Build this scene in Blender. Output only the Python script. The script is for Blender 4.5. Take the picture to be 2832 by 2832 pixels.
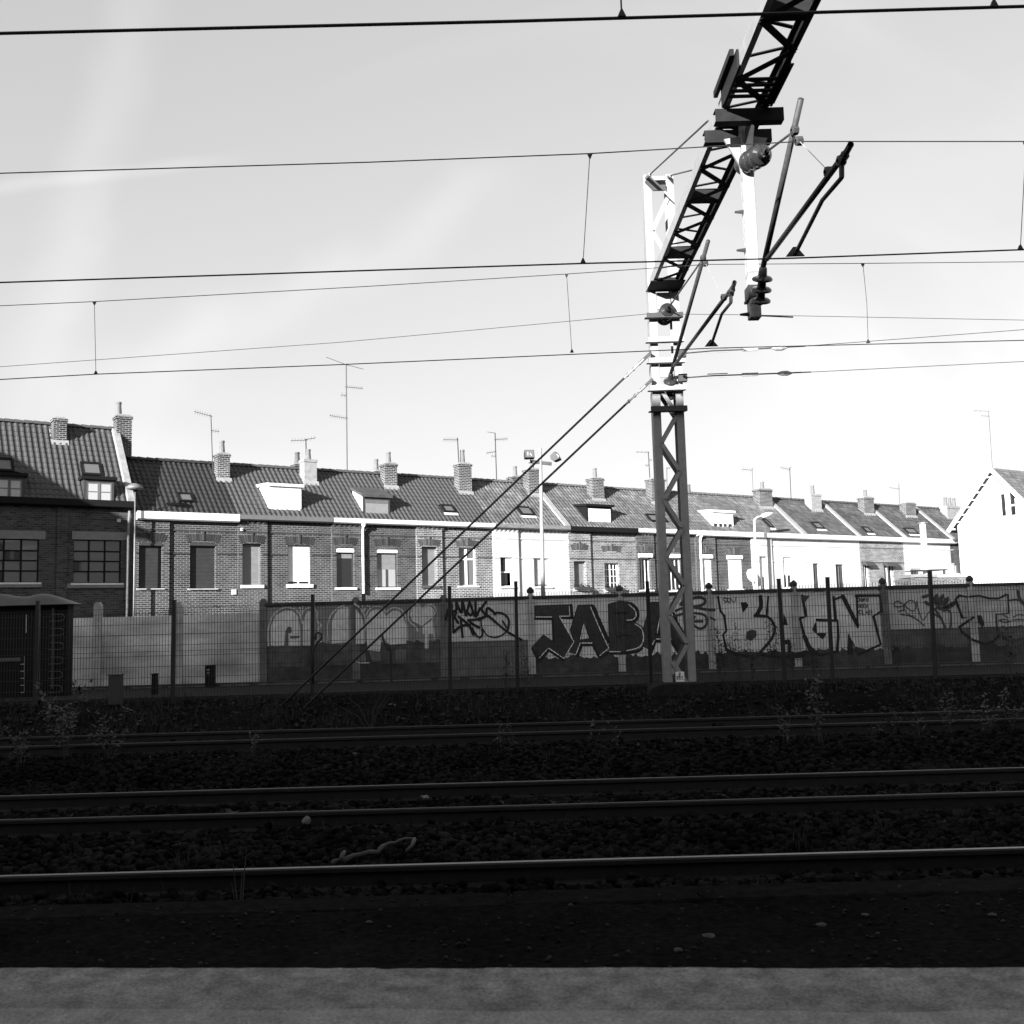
import bpy, bmesh, math, random
import numpy as np
from mathutils import Vector, Matrix
from mathutils.geometry import tessellate_polygon
random.seed(7); rng = np.random.default_rng(7)
R = math.radians
scene = bpy.context.scene
for o in list(bpy.data.objects): bpy.data.objects.remove(o)
COL = scene.collection

# ---------------------------------------------------------------- camera
EYE = Vector((0, 0, 1.79)); FPX = 2858.0
cam = bpy.data.cameras.new('camera'); cam_o = bpy.data.objects.new('camera', cam); COL.objects.link(cam_o)
CAMROT = Matrix.Rotation(R(96.03), 3, 'X') @ Matrix.Rotation(R(-1.6), 3, 'Z')
cam_o.matrix_world = Matrix.Translation(EYE) @ CAMROT.to_4x4()
cam.sensor_width = 36; cam.sensor_fit = 'HORIZONTAL'; cam.lens = 36 * FPX / 2832
cam.clip_start = 0.05; cam.clip_end = 8000
cam.dof.use_dof = True; cam.dof.focus_distance = 26; cam.dof.aperture_fstop = 13
scene.camera = cam_o

# ---------------------------------------------------------------- sun, sky, exposure
SUN_EL = 13.0
SUN_H = Vector((-0.515, -0.857)).normalized()             # horizontal direction towards the sun
SUN = Vector((SUN_H.x * math.cos(R(SUN_EL)), SUN_H.y * math.cos(R(SUN_EL)), math.sin(R(SUN_EL))))
sl = bpy.data.lights.new('sun', 'SUN'); sl.energy = 4.8; sl.angle = R(0.53); sl.color = (1, 1, 1)
so = bpy.data.objects.new('sun', sl); COL.objects.link(so)
so.rotation_euler = SUN.to_track_quat('Z', 'Y').to_euler(); so.location = (0, 0, 60)

world = bpy.data.worlds.new('World'); scene.world = world; world.use_nodes = True
wn = world.node_tree.nodes; wl = world.node_tree.links; wn.clear()
w_out = wn.new('ShaderNodeOutputWorld'); w_bg = wn.new('ShaderNodeBackground'); w_sky = wn.new('ShaderNodeTexSky')
w_sky.sky_type = 'NISHITA'; w_sky.sun_disc = False
w_sky.sun_elevation = R(SUN_EL); w_sky.sun_rotation = math.atan2(SUN_H.x, SUN_H.y)
w_sky.air_density = 1.0; w_sky.dust_density = 1.6; w_sky.ozone_density = 1.0
w_bw = wn.new('ShaderNodeRGBToBW')
w_pw = wn.new('ShaderNodeMath'); w_pw.operation = 'POWER'; w_pw.inputs[1].default_value = 0.42   # hazy, evened-out winter sky
w_bg.inputs['Strength'].default_value = 0.15
# thin high cirrus: soft streaks of slightly brighter sky all round the dome
w_tc = wn.new('ShaderNodeTexCoord')
w_map = wn.new('ShaderNodeMapping'); w_map.inputs['Rotation'].default_value = (R(20), R(35), R(-25)); w_map.inputs['Scale'].default_value = (1.2, 5.5, 2.2)
w_no = wn.new('ShaderNodeTexNoise'); w_no.inputs['Scale'].default_value = 1.15; w_no.inputs['Detail'].default_value = 4; w_no.inputs['Roughness'].default_value = 0.5
w_no.inputs['Distortion'].default_value = 0.7
w_rm = wn.new('ShaderNodeMapRange'); w_rm.inputs['From Min'].default_value = 0.47; w_rm.inputs['From Max'].default_value = 0.78
w_rm.inputs['To Min'].default_value = 1.0; w_rm.inputs['To Max'].default_value = 1.16; w_rm.interpolation_type = 'SMOOTHSTEP'
w_mu = wn.new('ShaderNodeMath'); w_mu.operation = 'MULTIPLY'
wl.new(w_sky.outputs[0], w_bw.inputs[0]); wl.new(w_tc.outputs['Generated'], w_map.inputs[0]); wl.new(w_map.outputs[0], w_no.inputs['Vector'])
wl.new(w_no.outputs['Fac'], w_rm.inputs['Value']); wl.new(w_bw.outputs[0], w_pw.inputs[0]); wl.new(w_pw.outputs[0], w_mu.inputs[0]); wl.new(w_rm.outputs[0], w_mu.inputs[1])
# old vapour trails drifting apart: soft bands of brighter sky
def trail(a, b_, width, gain, reach, cur):
    import mathutils
    def dirn(u, v): return (CAMROT @ Vector(((u * 2832 / 1932 - 1416) / FPX, (1416 - v * 2832 / 1932) / FPX, -1.0))).normalized()
    d0, d1 = dirn(*a), dirn(*b_); n = d0.cross(d1).normalized(); c = (d0 + d1).normalized()
    def M_(op, x, y=None):
        m = wn.new('ShaderNodeMath'); m.operation = op
        for i, s_ in enumerate((x, y)):
            if s_ is None: continue
            if isinstance(s_, (int, float)): m.inputs[i].default_value = s_
            else: wl.new(s_, m.inputs[i])
        return m.outputs[0]
    def dot(vec):
        v_ = wn.new('ShaderNodeVectorMath'); v_.operation = 'DOT_PRODUCT'; wl.new(w_tc.outputs['Generated'], v_.inputs[0]); v_.inputs[1].default_value = vec; return v_.outputs['Value']
    def ss(x, lo, hi):
        r = wn.new('ShaderNodeMapRange'); r.interpolation_type = 'SMOOTHSTEP'; r.inputs['From Min'].default_value = lo; r.inputs['From Max'].default_value = hi; wl.new(x, r.inputs['Value']); return r.outputs[0]
    w_n = wn.new('ShaderNodeTexNoise'); w_n.inputs['Scale'].default_value = 7.0; w_n.inputs['Detail'].default_value = 3; wl.new(w_tc.outputs['Generated'], w_n.inputs['Vector'])
    wob = M_('MULTIPLY', M_('SUBTRACT', w_n.outputs['Fac'], 0.5), width * 2.2)
    across = ss(M_('ABSOLUTE', M_('ADD', dot(n), wob)), width, 0.0); gate = ss(dot(c), math.cos(reach), math.cos(reach * 0.35))
    amt = M_('MULTIPLY', M_('MULTIPLY', across, gate), M_('MULTIPLY', w_n.outputs['Fac'], 2 * gain))
    return M_('MULTIPLY', cur, M_('ADD', amt, 1.0))
cur = w_mu.outputs[0]
for a_, b__, wd, gn, rc in (((255, 0), (125, 470), 0.040, 0.10, 0.30), ((330, 655), (800, 430), 0.042, 0.095, 0.26), ((-60, 362), (330, 312), 0.009, 0.11, 0.16), ((1300, 420), (1932, 250), 0.07, 0.05, 0.28)): cur = trail(a_, b__, wd, gn, rc, cur)
wl.new(cur, w_bg.inputs['Color']); wl.new(w_bg.outputs[0], w_out.inputs[0])

vs = scene.view_settings
scene.display_settings.display_device = 'sRGB'
vs.view_transform = 'Standard'; vs.look = 'None'; vs.gamma = 1.0; vs.use_curve_mapping = False
vs.exposure = 1.8
scene.cycles.max_bounces = 6; scene.cycles.use_denoising = True
scene.cycles.diffuse_bounces = 3; scene.cycles.glossy_bounces = 2

# ---------------------------------------------------------------- places: planes the photographed things stand on
def ray(u, v): return CAMROT @ Vector(((u - 1416) / FPX, (1416 - v) / FPX, -1.0))
def at(u, v, Y):                                            # point at a depth along the tracks' normal
    d = ray(u, v); return EYE + d * (Y / d.y)
def onz(u, v, z):                                           # point on a level
    d = ray(u, v); return EYE + d * ((z - EYE.z) / d.z)
def onx(u, v, X):                                           # point in the cross-track plane X
    d = ray(u, v); return EYE + d * (X / d.x)
ROW_A = 34.0; ROW_Y = 52.0
RD = Vector((math.cos(R(ROW_A)), math.sin(R(ROW_A)), 0)); RN = Vector((math.sin(R(ROW_A)), -math.cos(R(ROW_A)), 0))
ROW_O = Vector((0, ROW_Y, 0))
def row(u, v, off=0.0):                                     # (distance along the house row, height), on a plane off metres behind the facades
    O = ROW_O - RN * off; d = ray(u, v); t = (O - EYE).dot(RN) / d.dot(RN); p = EYE + d * t
    return (p - O).dot(RD), p.z
def crop(x0, y0, w): k = w / 1932.0; return lambda a, b: (x0 + a * k, y0 + b * k)
S = 2832 / 1932.0
C1 = crop(0, 1080, 700); C2 = crop(600, 1150, 600); C3 = crop(1150, 1200, 600); C4 = crop(1700, 1250, 600); C5 = crop(2232, 1250, 600)
GZ = 0.45                                                   # level of the street, path and mast foot above the rail heads

# ---------------------------------------------------------------- scene-tree helpers
FR = {}
def tag(o, label=None, cat=None, group=None, kind=None):
    if label: o['label'] = label
    if cat: o['category'] = cat
    if group: o['group'] = group
    if kind: o['kind'] = kind
    return o
def thing(name, label, cat, loc=(0, 0, 0), rz=0.0, group=None, kind=None):
    o = bpy.data.objects.new(name, None); o.empty_display_size = 0.3
    o.location = loc; o.rotation_euler = (0, 0, rz); COL.objects.link(o)
    FR[o.name] = (Matrix.Translation(Vector(loc)) @ Matrix.Rotation(rz, 4, 'Z')).inverted()
    return tag(o, label, cat, group, kind)
def sub_empty(name, parent):
    o = bpy.data.objects.new(name, None); o.empty_display_size = 0.2; COL.objects.link(o); o.parent = parent
    FR[o.name] = FR[parent.name]; return o

class MB:
    def __init__(s, local=False): s.v = []; s.f = []; s.local = local
    def quad(s, *p):
        n = len(s.v); s.v += [Vector(q) for q in p]; s.f.append(tuple(range(n, n + len(p)))); return s
    def box(s, x0, x1, y0, y1, z0, z1):
        n = len(s.v)
        s.v += [Vector(p) for p in ((x0, y0, z0), (x1, y0, z0), (x1, y1, z0), (x0, y1, z0), (x0, y0, z1), (x1, y0, z1), (x1, y1, z1), (x0, y1, z1))]
        s.f += [tuple(n + i for i in q) for q in ((3, 2, 1, 0), (4, 5, 6, 7), (0, 1, 5, 4), (1, 2, 6, 5), (2, 3, 7, 6), (3, 0, 4, 7))]; return s
    def bar(s, p, q, w, h=None, up=(0, 0, 1)):              # rectangular bar between two points, w across, h along 'up'
        p = Vector(p); q = Vector(q); h = h or w; d = (q - p).normalized(); up = Vector(up)
        sd = d.cross(up)
        if sd.length < 1e-4: sd = d.cross(Vector((1, 0, 0)))
        sd.normalize(); u = sd.cross(d).normalized(); n = len(s.v)
        for c in (p, q):
            for a, b in ((-1, -1), (1, -1), (1, 1), (-1, 1)): s.v.append(c + sd * (a * w / 2) + u * (b * h / 2))
        s.f += [tuple(n + i for i in k) for k in ((0, 1, 2, 3), (7, 6, 5, 4), (0, 4, 5, 1), (1, 5, 6, 2), (2, 6, 7, 3), (3, 7, 4, 0))]; return s
    def tube(s, pts, r, k=6, r2=None, cap=True):
        pts = [Vector(p) for p in pts]; n = len(s.v); m = len(pts); ref = None
        for i, p in enumerate(pts):
            d = (pts[min(i + 1, m - 1)] - pts[max(i - 1, 0)]).normalized()
            if ref is None:
                ref = d.cross(Vector((0, 0, 1)))
                if ref.length < 1e-3: ref = d.cross(Vector((1, 0, 0)))
            ref = (ref - d * ref.dot(d)).normalized(); b = d.cross(ref)
            rr = r if r2 is None else r + (r2 - r) * i / max(1, m - 1)
            for j in range(k):
                a = 2 * math.pi * j / k; s.v.append(p + (ref * math.cos(a) + b * math.sin(a)) * rr)
        for i in range(m - 1):
            for j in range(k):
                s.f.append((n + i * k + j, n + i * k + (j + 1) % k, n + (i + 1) * k + (j + 1) % k, n + (i + 1) * k + j))
        if cap:
            s.f.append(tuple(n + j for j in reversed(range(k)))); s.f.append(tuple(n + (m - 1) * k + j for j in range(k)))
        return s
    def lathe(s, base, axis, prof, k=14):                   # prof: (distance along axis, radius)
        base = Vector(base); ax = Vector(axis).normalized(); a0 = ax.cross(Vector((0, 0, 1)))
        if a0.length < 1e-3: a0 = ax.cross(Vector((1, 0, 0)))
        a0.normalize(); b0 = ax.cross(a0); n = len(s.v)
        for t, r in prof:
            for j in range(k):
                a = 2 * math.pi * j / k; s.v.append(base + ax * t + (a0 * math.cos(a) + b0 * math.sin(a)) * max(r, 1e-4))
        for i in range(len(prof) - 1):
            for j in range(k): s.f.append((n + i * k + j, n + i * k + (j + 1) % k, n + (i + 1) * k + (j + 1) % k, n + (i + 1) * k + j))
        return s
    def prism(s, poly, axis, a0, a1):                       # polygon (2-D) swept along 'x','y' or 'z'
        f = {'x': lambda p, a: (a, p[0], p[1]), 'y': lambda p, a: (p[0], a, p[1]), 'z': lambda p, a: (p[0], p[1], a)}[axis]
        n = len(s.v); k = len(poly)
        s.v += [Vector(f(p, a0)) for p in poly] + [Vector(f(p, a1)) for p in poly]
        s.f += [(n + i, n + (i + 1) % k, n + k + (i + 1) % k, n + k + i) for i in range(k)]
        s.f += [tuple(range(n + k - 1, n - 1, -1)), tuple(range(n + k, n + 2 * k))]; return s
    def build(s, name, m, parent=None, smooth=False, bevel=0):
        me = bpy.data.meshes.new(name); vs_ = s.v
        if parent is not None and not s.local:
            M = FR[parent.name]; vs_ = [M @ v for v in vs_]
        me.from_pydata([tuple(v) for v in vs_], [], s.f)
        bm = bmesh.new(); bm.from_mesh(me); bmesh.ops.recalc_face_normals(bm, faces=bm.faces)
        if bevel: bmesh.ops.bevel(bm, geom=bm.edges[:], offset=bevel, segments=1, affect='EDGES', clamp_overlap=True)
        bm.to_mesh(me); bm.free()
        if smooth: me.polygons.foreach_set('use_smooth', [True] * len(me.polygons))
        return link(name, me, m, parent)
def link(name, me, m, parent=None):
    o = bpy.data.objects.new(name, me); COL.objects.link(o)
    if m is not None and not me.materials: me.materials.append(m)
    if parent is not None:
        o.parent = parent
        if parent.name in FR: FR[o.name] = FR[parent.name]
    else: FR[o.name] = Matrix.Identity(4)
    return o
def np_mesh(name, verts, faces, m, parent=None, smooth=False):   # many small pieces as one mesh, quickly
    verts = np.asarray(verts, dtype=np.float32); faces = np.asarray(faces, dtype=np.int32); k = faces.shape[1]
    me = bpy.data.meshes.new(name); me.vertices.add(len(verts)); me.vertices.foreach_set('co', verts.ravel())
    me.loops.add(faces.size); me.loops.foreach_set('vertex_index', faces.ravel())
    me.polygons.add(len(faces)); me.polygons.foreach_set('loop_start', np.arange(0, faces.size, k, dtype=np.int32))
    me.update(calc_edges=True); me.validate()
    if smooth: me.polygons.foreach_set('use_smooth', [True] * len(me.polygons))
    return link(name, me, m, parent)

# ---------------------------------------------------------------- materials (a grey world: the photograph is black and white)
def g(v): return (v, v, v, 1)
def new_mat(name):
    m = bpy.data.materials.new(name); m.use_nodes = True; nt = m.node_tree; b = nt.nodes['Principled BSDF']; return m, nt, b
def mat(name, v, rough=0.8, amt=0.0, scale=4.0, bump=0.0, bscale=40.0, metal=0.0, amt2=0.0, scale2=0.6, spec=0.4, stretch=None, island=0.0):
    m, nt, b = new_mat(name); N, L = nt.nodes, nt.links
    b.inputs['Roughness'].default_value = rough; b.inputs['Metallic'].default_value = metal; b.inputs['Specular IOR Level'].default_value = spec
    b.inputs['Base Color'].default_value = g(v)
    tc = N.new('ShaderNodeTexCoord'); vec = tc.outputs['Object']
    if stretch:
        mp = N.new('ShaderNodeMapping'); mp.inputs['Scale'].default_value = stretch; L.new(vec, mp.inputs[0]); vec = mp.outputs[0]
    cur = None
    def times(fac_socket, lo, hi, cur, fmin=0.25, fmax=0.75):
        mr = N.new('ShaderNodeMapRange'); mr.inputs['From Min'].default_value = fmin; mr.inputs['From Max'].default_value = fmax
        mr.inputs['To Min'].default_value = lo; mr.inputs['To Max'].default_value = hi; L.new(fac_socket, mr.inputs['Value'])
        mu = N.new('ShaderNodeMath'); mu.operation = 'MULTIPLY'; L.new(mr.outputs[0], mu.inputs[0])
        if cur is None: mu.inputs[1].default_value = v
        else: L.new(cur, mu.inputs[1])
        return mu.outputs[0]
    for a, sc, det in ((amt, scale, 6), (amt2, scale2, 3)):
        if a:
            no = N.new('ShaderNodeTexNoise'); no.inputs['Scale'].default_value = sc; no.inputs['Detail'].default_value = det; L.new(vec, no.inputs['Vector'])
            cur = times(no.outputs['Fac'], 1 - a, 1 + a, cur)
    if island:
        ge = N.new('ShaderNodeNewGeometry'); cur = times(ge.outputs['Random Per Island'], 1 - island, 1 + island, cur, 0, 1)
    if cur is not None: L.new(cur, b.inputs['Base Color'])
    if bump:
        no = N.new('ShaderNodeTexNoise'); no.inputs['Scale'].default_value = bscale; no.inputs['Detail'].default_value = 5; L.new(vec, no.inputs['Vector'])
        bu = N.new('ShaderNodeBump'); bu.inputs['Strength'].default_value = bump; bu.inputs['Distance'].default_value = 0.02
        L.new(no.outputs['Fac'], bu.inputs['Height']); L.new(bu.outputs[0], b.inputs['Normal'])
    return m
def brick_mat(name, v, mortar, var=0.45, paint=False):
    m, nt, b = new_mat(name); N, L = nt.nodes, nt.links
    b.inputs['Roughness'].default_value = 0.9; b.inputs['Specular IOR Level'].default_value = 0.2
    tc = N.new('ShaderNodeTexCoord'); sp = N.new('ShaderNodeSeparateXYZ'); L.new(tc.outputs['Object'], sp.inputs[0])
    ad = N.new('ShaderNodeMath'); ad.operation = 'ADD'; L.new(sp.outputs['X'], ad.inputs[0]); L.new(sp.outputs['Y'], ad.inputs[1])
    cb = N.new('ShaderNodeCombineXYZ'); L.new(ad.outputs[0], cb.inputs['X']); L.new(sp.outputs['Z'], cb.inputs['Y'])
    br = N.new('ShaderNodeTexBrick'); L.new(cb.outputs[0], br.inputs['Vector'])
    br.inputs['Scale'].default_value = 1.0; br.inputs['Brick Width'].default_value = 0.245; br.inputs['Row Height'].default_value = 0.085
    br.inputs['Mortar Size'].default_value = 0.011; br.inputs['Mortar Smooth'].default_value = 0.2
    br.inputs['Color1'].default_value = g(v * (1 - var)); br.inputs['Color2'].default_value = g(v * (1 + var)); br.inputs['Mortar'].default_value = g(mortar)
    no = N.new('ShaderNodeTexNoise'); no.inputs['Scale'].default_value = 0.9; no.inputs['Detail'].default_value = 6; L.new(tc.outputs['Object'], no.inputs['Vector'])
    mr = N.new('ShaderNodeMapRange'); mr.inputs['From Min'].default_value = 0.3; mr.inputs['From Max'].default_value = 0.7
    mr.inputs['To Min'].default_value = 0.68; mr.inputs['To Max'].default_value = 1.25; L.new(no.outputs['Fac'], mr.inputs['Value'])
    mx = N.new('ShaderNodeMix'); mx.data_type = 'RGBA'; mx.blend_type = 'MULTIPLY'; mx.inputs['Factor'].default_value = 1.0
    L.new(br.outputs['Color'], mx.inputs['A']); L.new(mr.outputs[0], mx.inputs['B']); L.new(mx.outputs['Result'], b.inputs['Base Color'])
    bu = N.new('ShaderNodeBump'); bu.inputs['Strength'].default_value = 0.5; bu.inputs['Distance'].default_value = 0.012; bu.invert = True
    L.new(br.outputs['Fac'], bu.inputs['Height']); L.new(bu.outputs[0], b.inputs['Normal'])
    return m
def glass_mat(name, v, rough=0.06):
    m, nt, b = new_mat(name); b.inputs['Base Color'].default_value = g(v); b.inputs['Roughness'].default_value = rough; b.inputs['Specular IOR Level'].default_value = 0.6
    return m

M = {}
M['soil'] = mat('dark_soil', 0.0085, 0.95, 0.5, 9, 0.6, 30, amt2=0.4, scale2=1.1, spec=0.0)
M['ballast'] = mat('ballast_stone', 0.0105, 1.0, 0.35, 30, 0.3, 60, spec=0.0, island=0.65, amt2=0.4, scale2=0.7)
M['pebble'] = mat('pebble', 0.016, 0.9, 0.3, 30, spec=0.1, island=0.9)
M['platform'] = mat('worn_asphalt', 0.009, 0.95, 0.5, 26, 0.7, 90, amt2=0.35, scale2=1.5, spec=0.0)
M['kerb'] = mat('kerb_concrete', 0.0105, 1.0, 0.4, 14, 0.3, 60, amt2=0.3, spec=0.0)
M['path'] = mat('path_asphalt', 0.022, 0.95, 0.35, 8, 0.2, 80, spec=0.1)
M['street'] = mat('street_asphalt', 0.05, 0.9, 0.3, 6)
M['ledge'] = mat('ledge_concrete', 0.255, 0.95, 0.45, 170, 0.8, 300, amt2=0.40, scale2=24.0, spec=0.05)
M['ledge_pale'] = mat('ledge_pale_concrete', 0.275, 0.9, 0.35, 170, 0.6, 300, amt2=0.25, scale2=24.0, spec=0.2)
M['rail'] = mat('rail_rust', 0.014, 0.7, 0.35, 12, 0.15, 60, metal=0.2)
M['rail_top'] = mat('rail_head_polish', 0.13, 0.42, 0.2, 3, metal=1.0, stretch=(0.3, 6, 6))
M['rail_top_dull'] = mat('rail_head_dull', 0.035, 0.6, 0.4, 3, metal=1.0, stretch=(0.3, 6, 6))
M['sleeper'] = mat('sleeper_wood', 0.012, 0.9, 0.4, 6, 0.3, 30, stretch=(1, 4, 4))
M['conc'] = mat('panel_concrete', 0.58, 0.92, 0.16, 7, 0.12, 60, amt2=0.20, scale2=0.9, spec=0.15)
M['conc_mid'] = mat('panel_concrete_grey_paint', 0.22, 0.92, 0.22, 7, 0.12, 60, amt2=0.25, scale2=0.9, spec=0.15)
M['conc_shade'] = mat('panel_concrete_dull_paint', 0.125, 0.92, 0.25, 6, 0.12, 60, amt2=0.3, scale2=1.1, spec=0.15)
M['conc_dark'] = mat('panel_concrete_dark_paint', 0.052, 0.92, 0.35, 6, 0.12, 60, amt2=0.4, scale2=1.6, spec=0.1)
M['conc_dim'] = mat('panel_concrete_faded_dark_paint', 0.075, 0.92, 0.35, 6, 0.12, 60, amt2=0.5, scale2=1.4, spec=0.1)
M['conc_post'] = mat('post_concrete', 0.34, 0.92, 0.22, 8, 0.15, 60, amt2=0.25, scale2=1.2, spec=0.15)
M['conc_coping'] = mat('coping_concrete', 0.045, 0.92, 0.35, 6, 0.15, 60, spec=0.1)
M['conc_foot'] = mat('footing_concrete', 0.018, 0.95, 0.4, 8, 0.3, 40, spec=0.1)
M['line'] = mat('kerb_line', 0.10, 0.9, 0.5, 5)
M['paint_dark'] = mat('spray_dark_grey', 0.038, 0.8, 0.35, 12, amt2=0.3, scale2=1.5, spec=0.3)
M['paint_black'] = mat('spray_black', 0.012, 0.7, 0.3, 9, spec=0.3)
M['paint_soft'] = mat('spray_thin_black', 0.05, 0.75, 0.4, 14, spec=0.3)
M['paint_white'] = mat('spray_white', 0.75, 0.8, 0.2, 9)
M['paint_light'] = mat('spray_pale', 0.56, 0.85, 0.15, 8, amt2=0.15, scale2=2)
M['paint_mid'] = mat('spray_mid_grey', 0.10, 0.85, 0.25, 8)
M['fence'] = mat('fence_dark_paint', 0.018, 0.6, 0.2, 10)
M['galv'] = mat('galvanised_steel', 0.25, 0.6, 0.14, 9, 0.05, 50, metal=0.1, amt2=0.12, scale2=1.5, spec=0.4)
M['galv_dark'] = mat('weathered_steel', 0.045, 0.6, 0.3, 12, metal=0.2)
M['steel_dark'] = mat('dark_beam_steel', 0.014, 0.75, 0.3, 9, spec=0.15)  # rusty dark; the beam's unlit underside is also put into this colour
M['tube'] = mat('cantilever_tube', 0.05, 0.6, 0.35, 14, metal=0.3)
M['wire'] = mat('copper_wire', 0.03, 0.5, 0.0, metal=0.5)
M['ins'] = glass_mat('insulator_glass', 0.022, 0.10)
M['white'] = mat('white_paint', 0.78, 0.6, 0.08, 5, amt2=0.06)
M['offwhite'] = mat('off_white_paint', 0.62, 0.65, 0.12, 6)
M['pale'] = mat('pale_grey_paint', 0.42, 0.7, 0.12, 6)
M['midgrey'] = mat('mid_grey_paint', 0.11, 0.7, 0.15, 6)
M['woodgrey'] = mat('weathered_wood', 0.16, 0.85, 0.5, 5, stretch=(0.6, 6, 6))
M['darkpaint'] = mat('dark_paint', 0.035, 0.6, 0.2, 6)
M['blackpaint'] = mat('black_paint', 0.008, 0.7, spec=0.12)
M['render'] = mat('white_render', 0.43, 0.85, 0.12, 3, 0.05, 30, amt2=0.16, scale2=0.6)
M['cement'] = mat('cement_flashing', 0.24, 0.9, 0.25, 5, 0.2, 30)
M['stone'] = mat('stone_lintel', 0.17, 0.85, 0.15, 5)
M['brick_a'] = brick_mat('brick_brown', 0.06, 0.20)
M['brick_b'] = brick_mat('brick_dark', 0.036, 0.165)
M['brick_c'] = brick_mat('brick_pale_pointing', 0.075, 0.36)
M['brick_d'] = brick_mat('brick_sooty', 0.052, 0.09)
M['brick_e'] = brick_mat('brick_light', 0.12, 0.36)
M['brick_chim'] = brick_mat('brick_chimney', 0.034, 0.27)
M['arch_a'] = mat('arch_brick', 0.06, 0.9, 0.3, 12, island=0.5)
M['arch_b'] = mat('arch_brick_dark', 0.03, 0.9, 0.3, 12, island=0.5)
M['mortar'] = mat('mortar', 0.42, 0.95, 0.15, 8)
M['tile_a'] = mat('clay_tile_grey', 0.052, 0.75, 0.35, 3, amt2=0.25, scale2=0.8, island=0.28)
M['tile_b'] = mat('clay_tile_dark', 0.045, 0.75, 0.4, 3, amt2=0.3, scale2=0.8, island=0.35)
M['tile_c'] = mat('clay_tile_pale', 0.085, 0.8, 0.35, 3, amt2=0.25, scale2=0.8, island=0.28)
M['tile_k'] = mat('near_black_tile', 0.022, 0.6, 0.4, 3, amt2=0.3, scale2=0.8, island=0.4)  # darkest tile tone, used over the second house's whole roof
M['under'] = mat('roof_underlay', 0.05, 0.9)
M['pot'] = mat('clay_pot', 0.13, 0.8, 0.25, 8)
M['pot_dark'] = mat('sooty_pot', 0.08, 0.8, 0.25, 8)
M['glass'] = glass_mat('window_glass', 0.012)
M['glass_c'] = glass_mat('curtained_glass', 0.30, 0.25)
M['glass_s'] = glass_mat('roof_window_glass', 0.10, 0.35)
M['shutter_w'] = mat('white_shutter', 0.70, 0.6, 0.05, 4)
M['shutter_g'] = mat('grey_shutter', 0.20, 0.6, 0.10, 4)
M['shutter_d'] = mat('dark_shutter', 0.03, 0.6, 0.15, 4)
M['zinc'] = mat('zinc', 0.17, 0.5, 0.2, 6, metal=0.3)
M['dead'] = mat('dead_wood', 0.035, 0.9, 0.4, 20)
M['leaf'] = mat('leaf', 0.014, 0.6, 0.4, 8, island=0.7)
M['leaf_pale'] = mat('leaf_pale', 0.030, 0.6, 0.4, 8, island=0.7)
M['grass'] = mat('dry_grass', 0.013, 0.8, 0.3, 4, island=0.8)
M['litter'] = mat('litter_pale', 0.11, 0.8, 0.3, 12)

# ================================================================ THE SETTING
def ground_z(y):
    prof = ((-2000, 0.0), (5.7, -0.22), (5.9, -0.20), (13.0, -0.20), (14.2, -0.06), (17.3, -0.05), (17.9, 0.10), (18.7, 0.36), (19.4, GZ), (6000, GZ))
    for (a, za), (b, zb) in zip(prof, prof[1:]):
        if y <= b: return za + (zb - za) * (y - a) / (b - a)
    return GZ
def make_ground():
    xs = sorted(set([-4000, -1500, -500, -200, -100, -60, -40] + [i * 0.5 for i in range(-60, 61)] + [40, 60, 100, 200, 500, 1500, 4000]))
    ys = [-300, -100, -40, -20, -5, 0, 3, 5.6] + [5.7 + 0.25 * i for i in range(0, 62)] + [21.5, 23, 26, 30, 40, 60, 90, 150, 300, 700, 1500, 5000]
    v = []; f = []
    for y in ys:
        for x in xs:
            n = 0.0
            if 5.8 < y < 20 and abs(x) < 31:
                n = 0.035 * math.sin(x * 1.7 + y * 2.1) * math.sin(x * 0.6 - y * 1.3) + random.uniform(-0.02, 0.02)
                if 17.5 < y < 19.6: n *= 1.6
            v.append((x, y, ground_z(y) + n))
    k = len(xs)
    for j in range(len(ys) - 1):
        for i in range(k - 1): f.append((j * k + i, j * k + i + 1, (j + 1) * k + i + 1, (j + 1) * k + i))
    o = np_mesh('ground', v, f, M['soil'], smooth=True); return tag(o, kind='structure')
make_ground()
# path behind the fence, with two worn kerb lines along the foot of the wall; the street beyond the wall
b = MB(); b.box(-120, 120, 20.3, 23.88, GZ - 0.1, GZ + 0.06); tag(b.build('path', M['path']), kind='structure')
b = MB(); b.box(-120, 120, 23.60, 23.80, GZ + 0.06, GZ + 0.13); kb = tag(b.build('kerb', M['conc_coping']), kind='structure')
for y0, z0 in ((23.585, GZ + 0.066), (23.62, GZ + 0.134)):
    b = MB()
    x = -14.0
    while x < 14:
        w = random.uniform(0.25, 1.6); b.box(x, x + w, y0, y0 + 0.012 + 0.02 * (z0 > GZ + 0.1), z0, z0 + (0.03 if z0 < GZ + 0.1 else 0.004)); x += w + random.uniform(0.02, 0.25)
    o = b.build('worn_edge', M['line'], kb); o['kind'] = 'stuff'
def row_pt(s, off, z): p = ROW_O + RD * s - RN * off; return Vector((p.x, p.y, z))
b = MB(); b.quad(row_pt(-70, -13, GZ + 0.02), row_pt(120, -13, GZ + 0.02), row_pt(120, 0.5, GZ + 0.02), row_pt(-70, 0.5, GZ + 0.02)); tag(b.build('street', M['street']), kind='structure')

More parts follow.
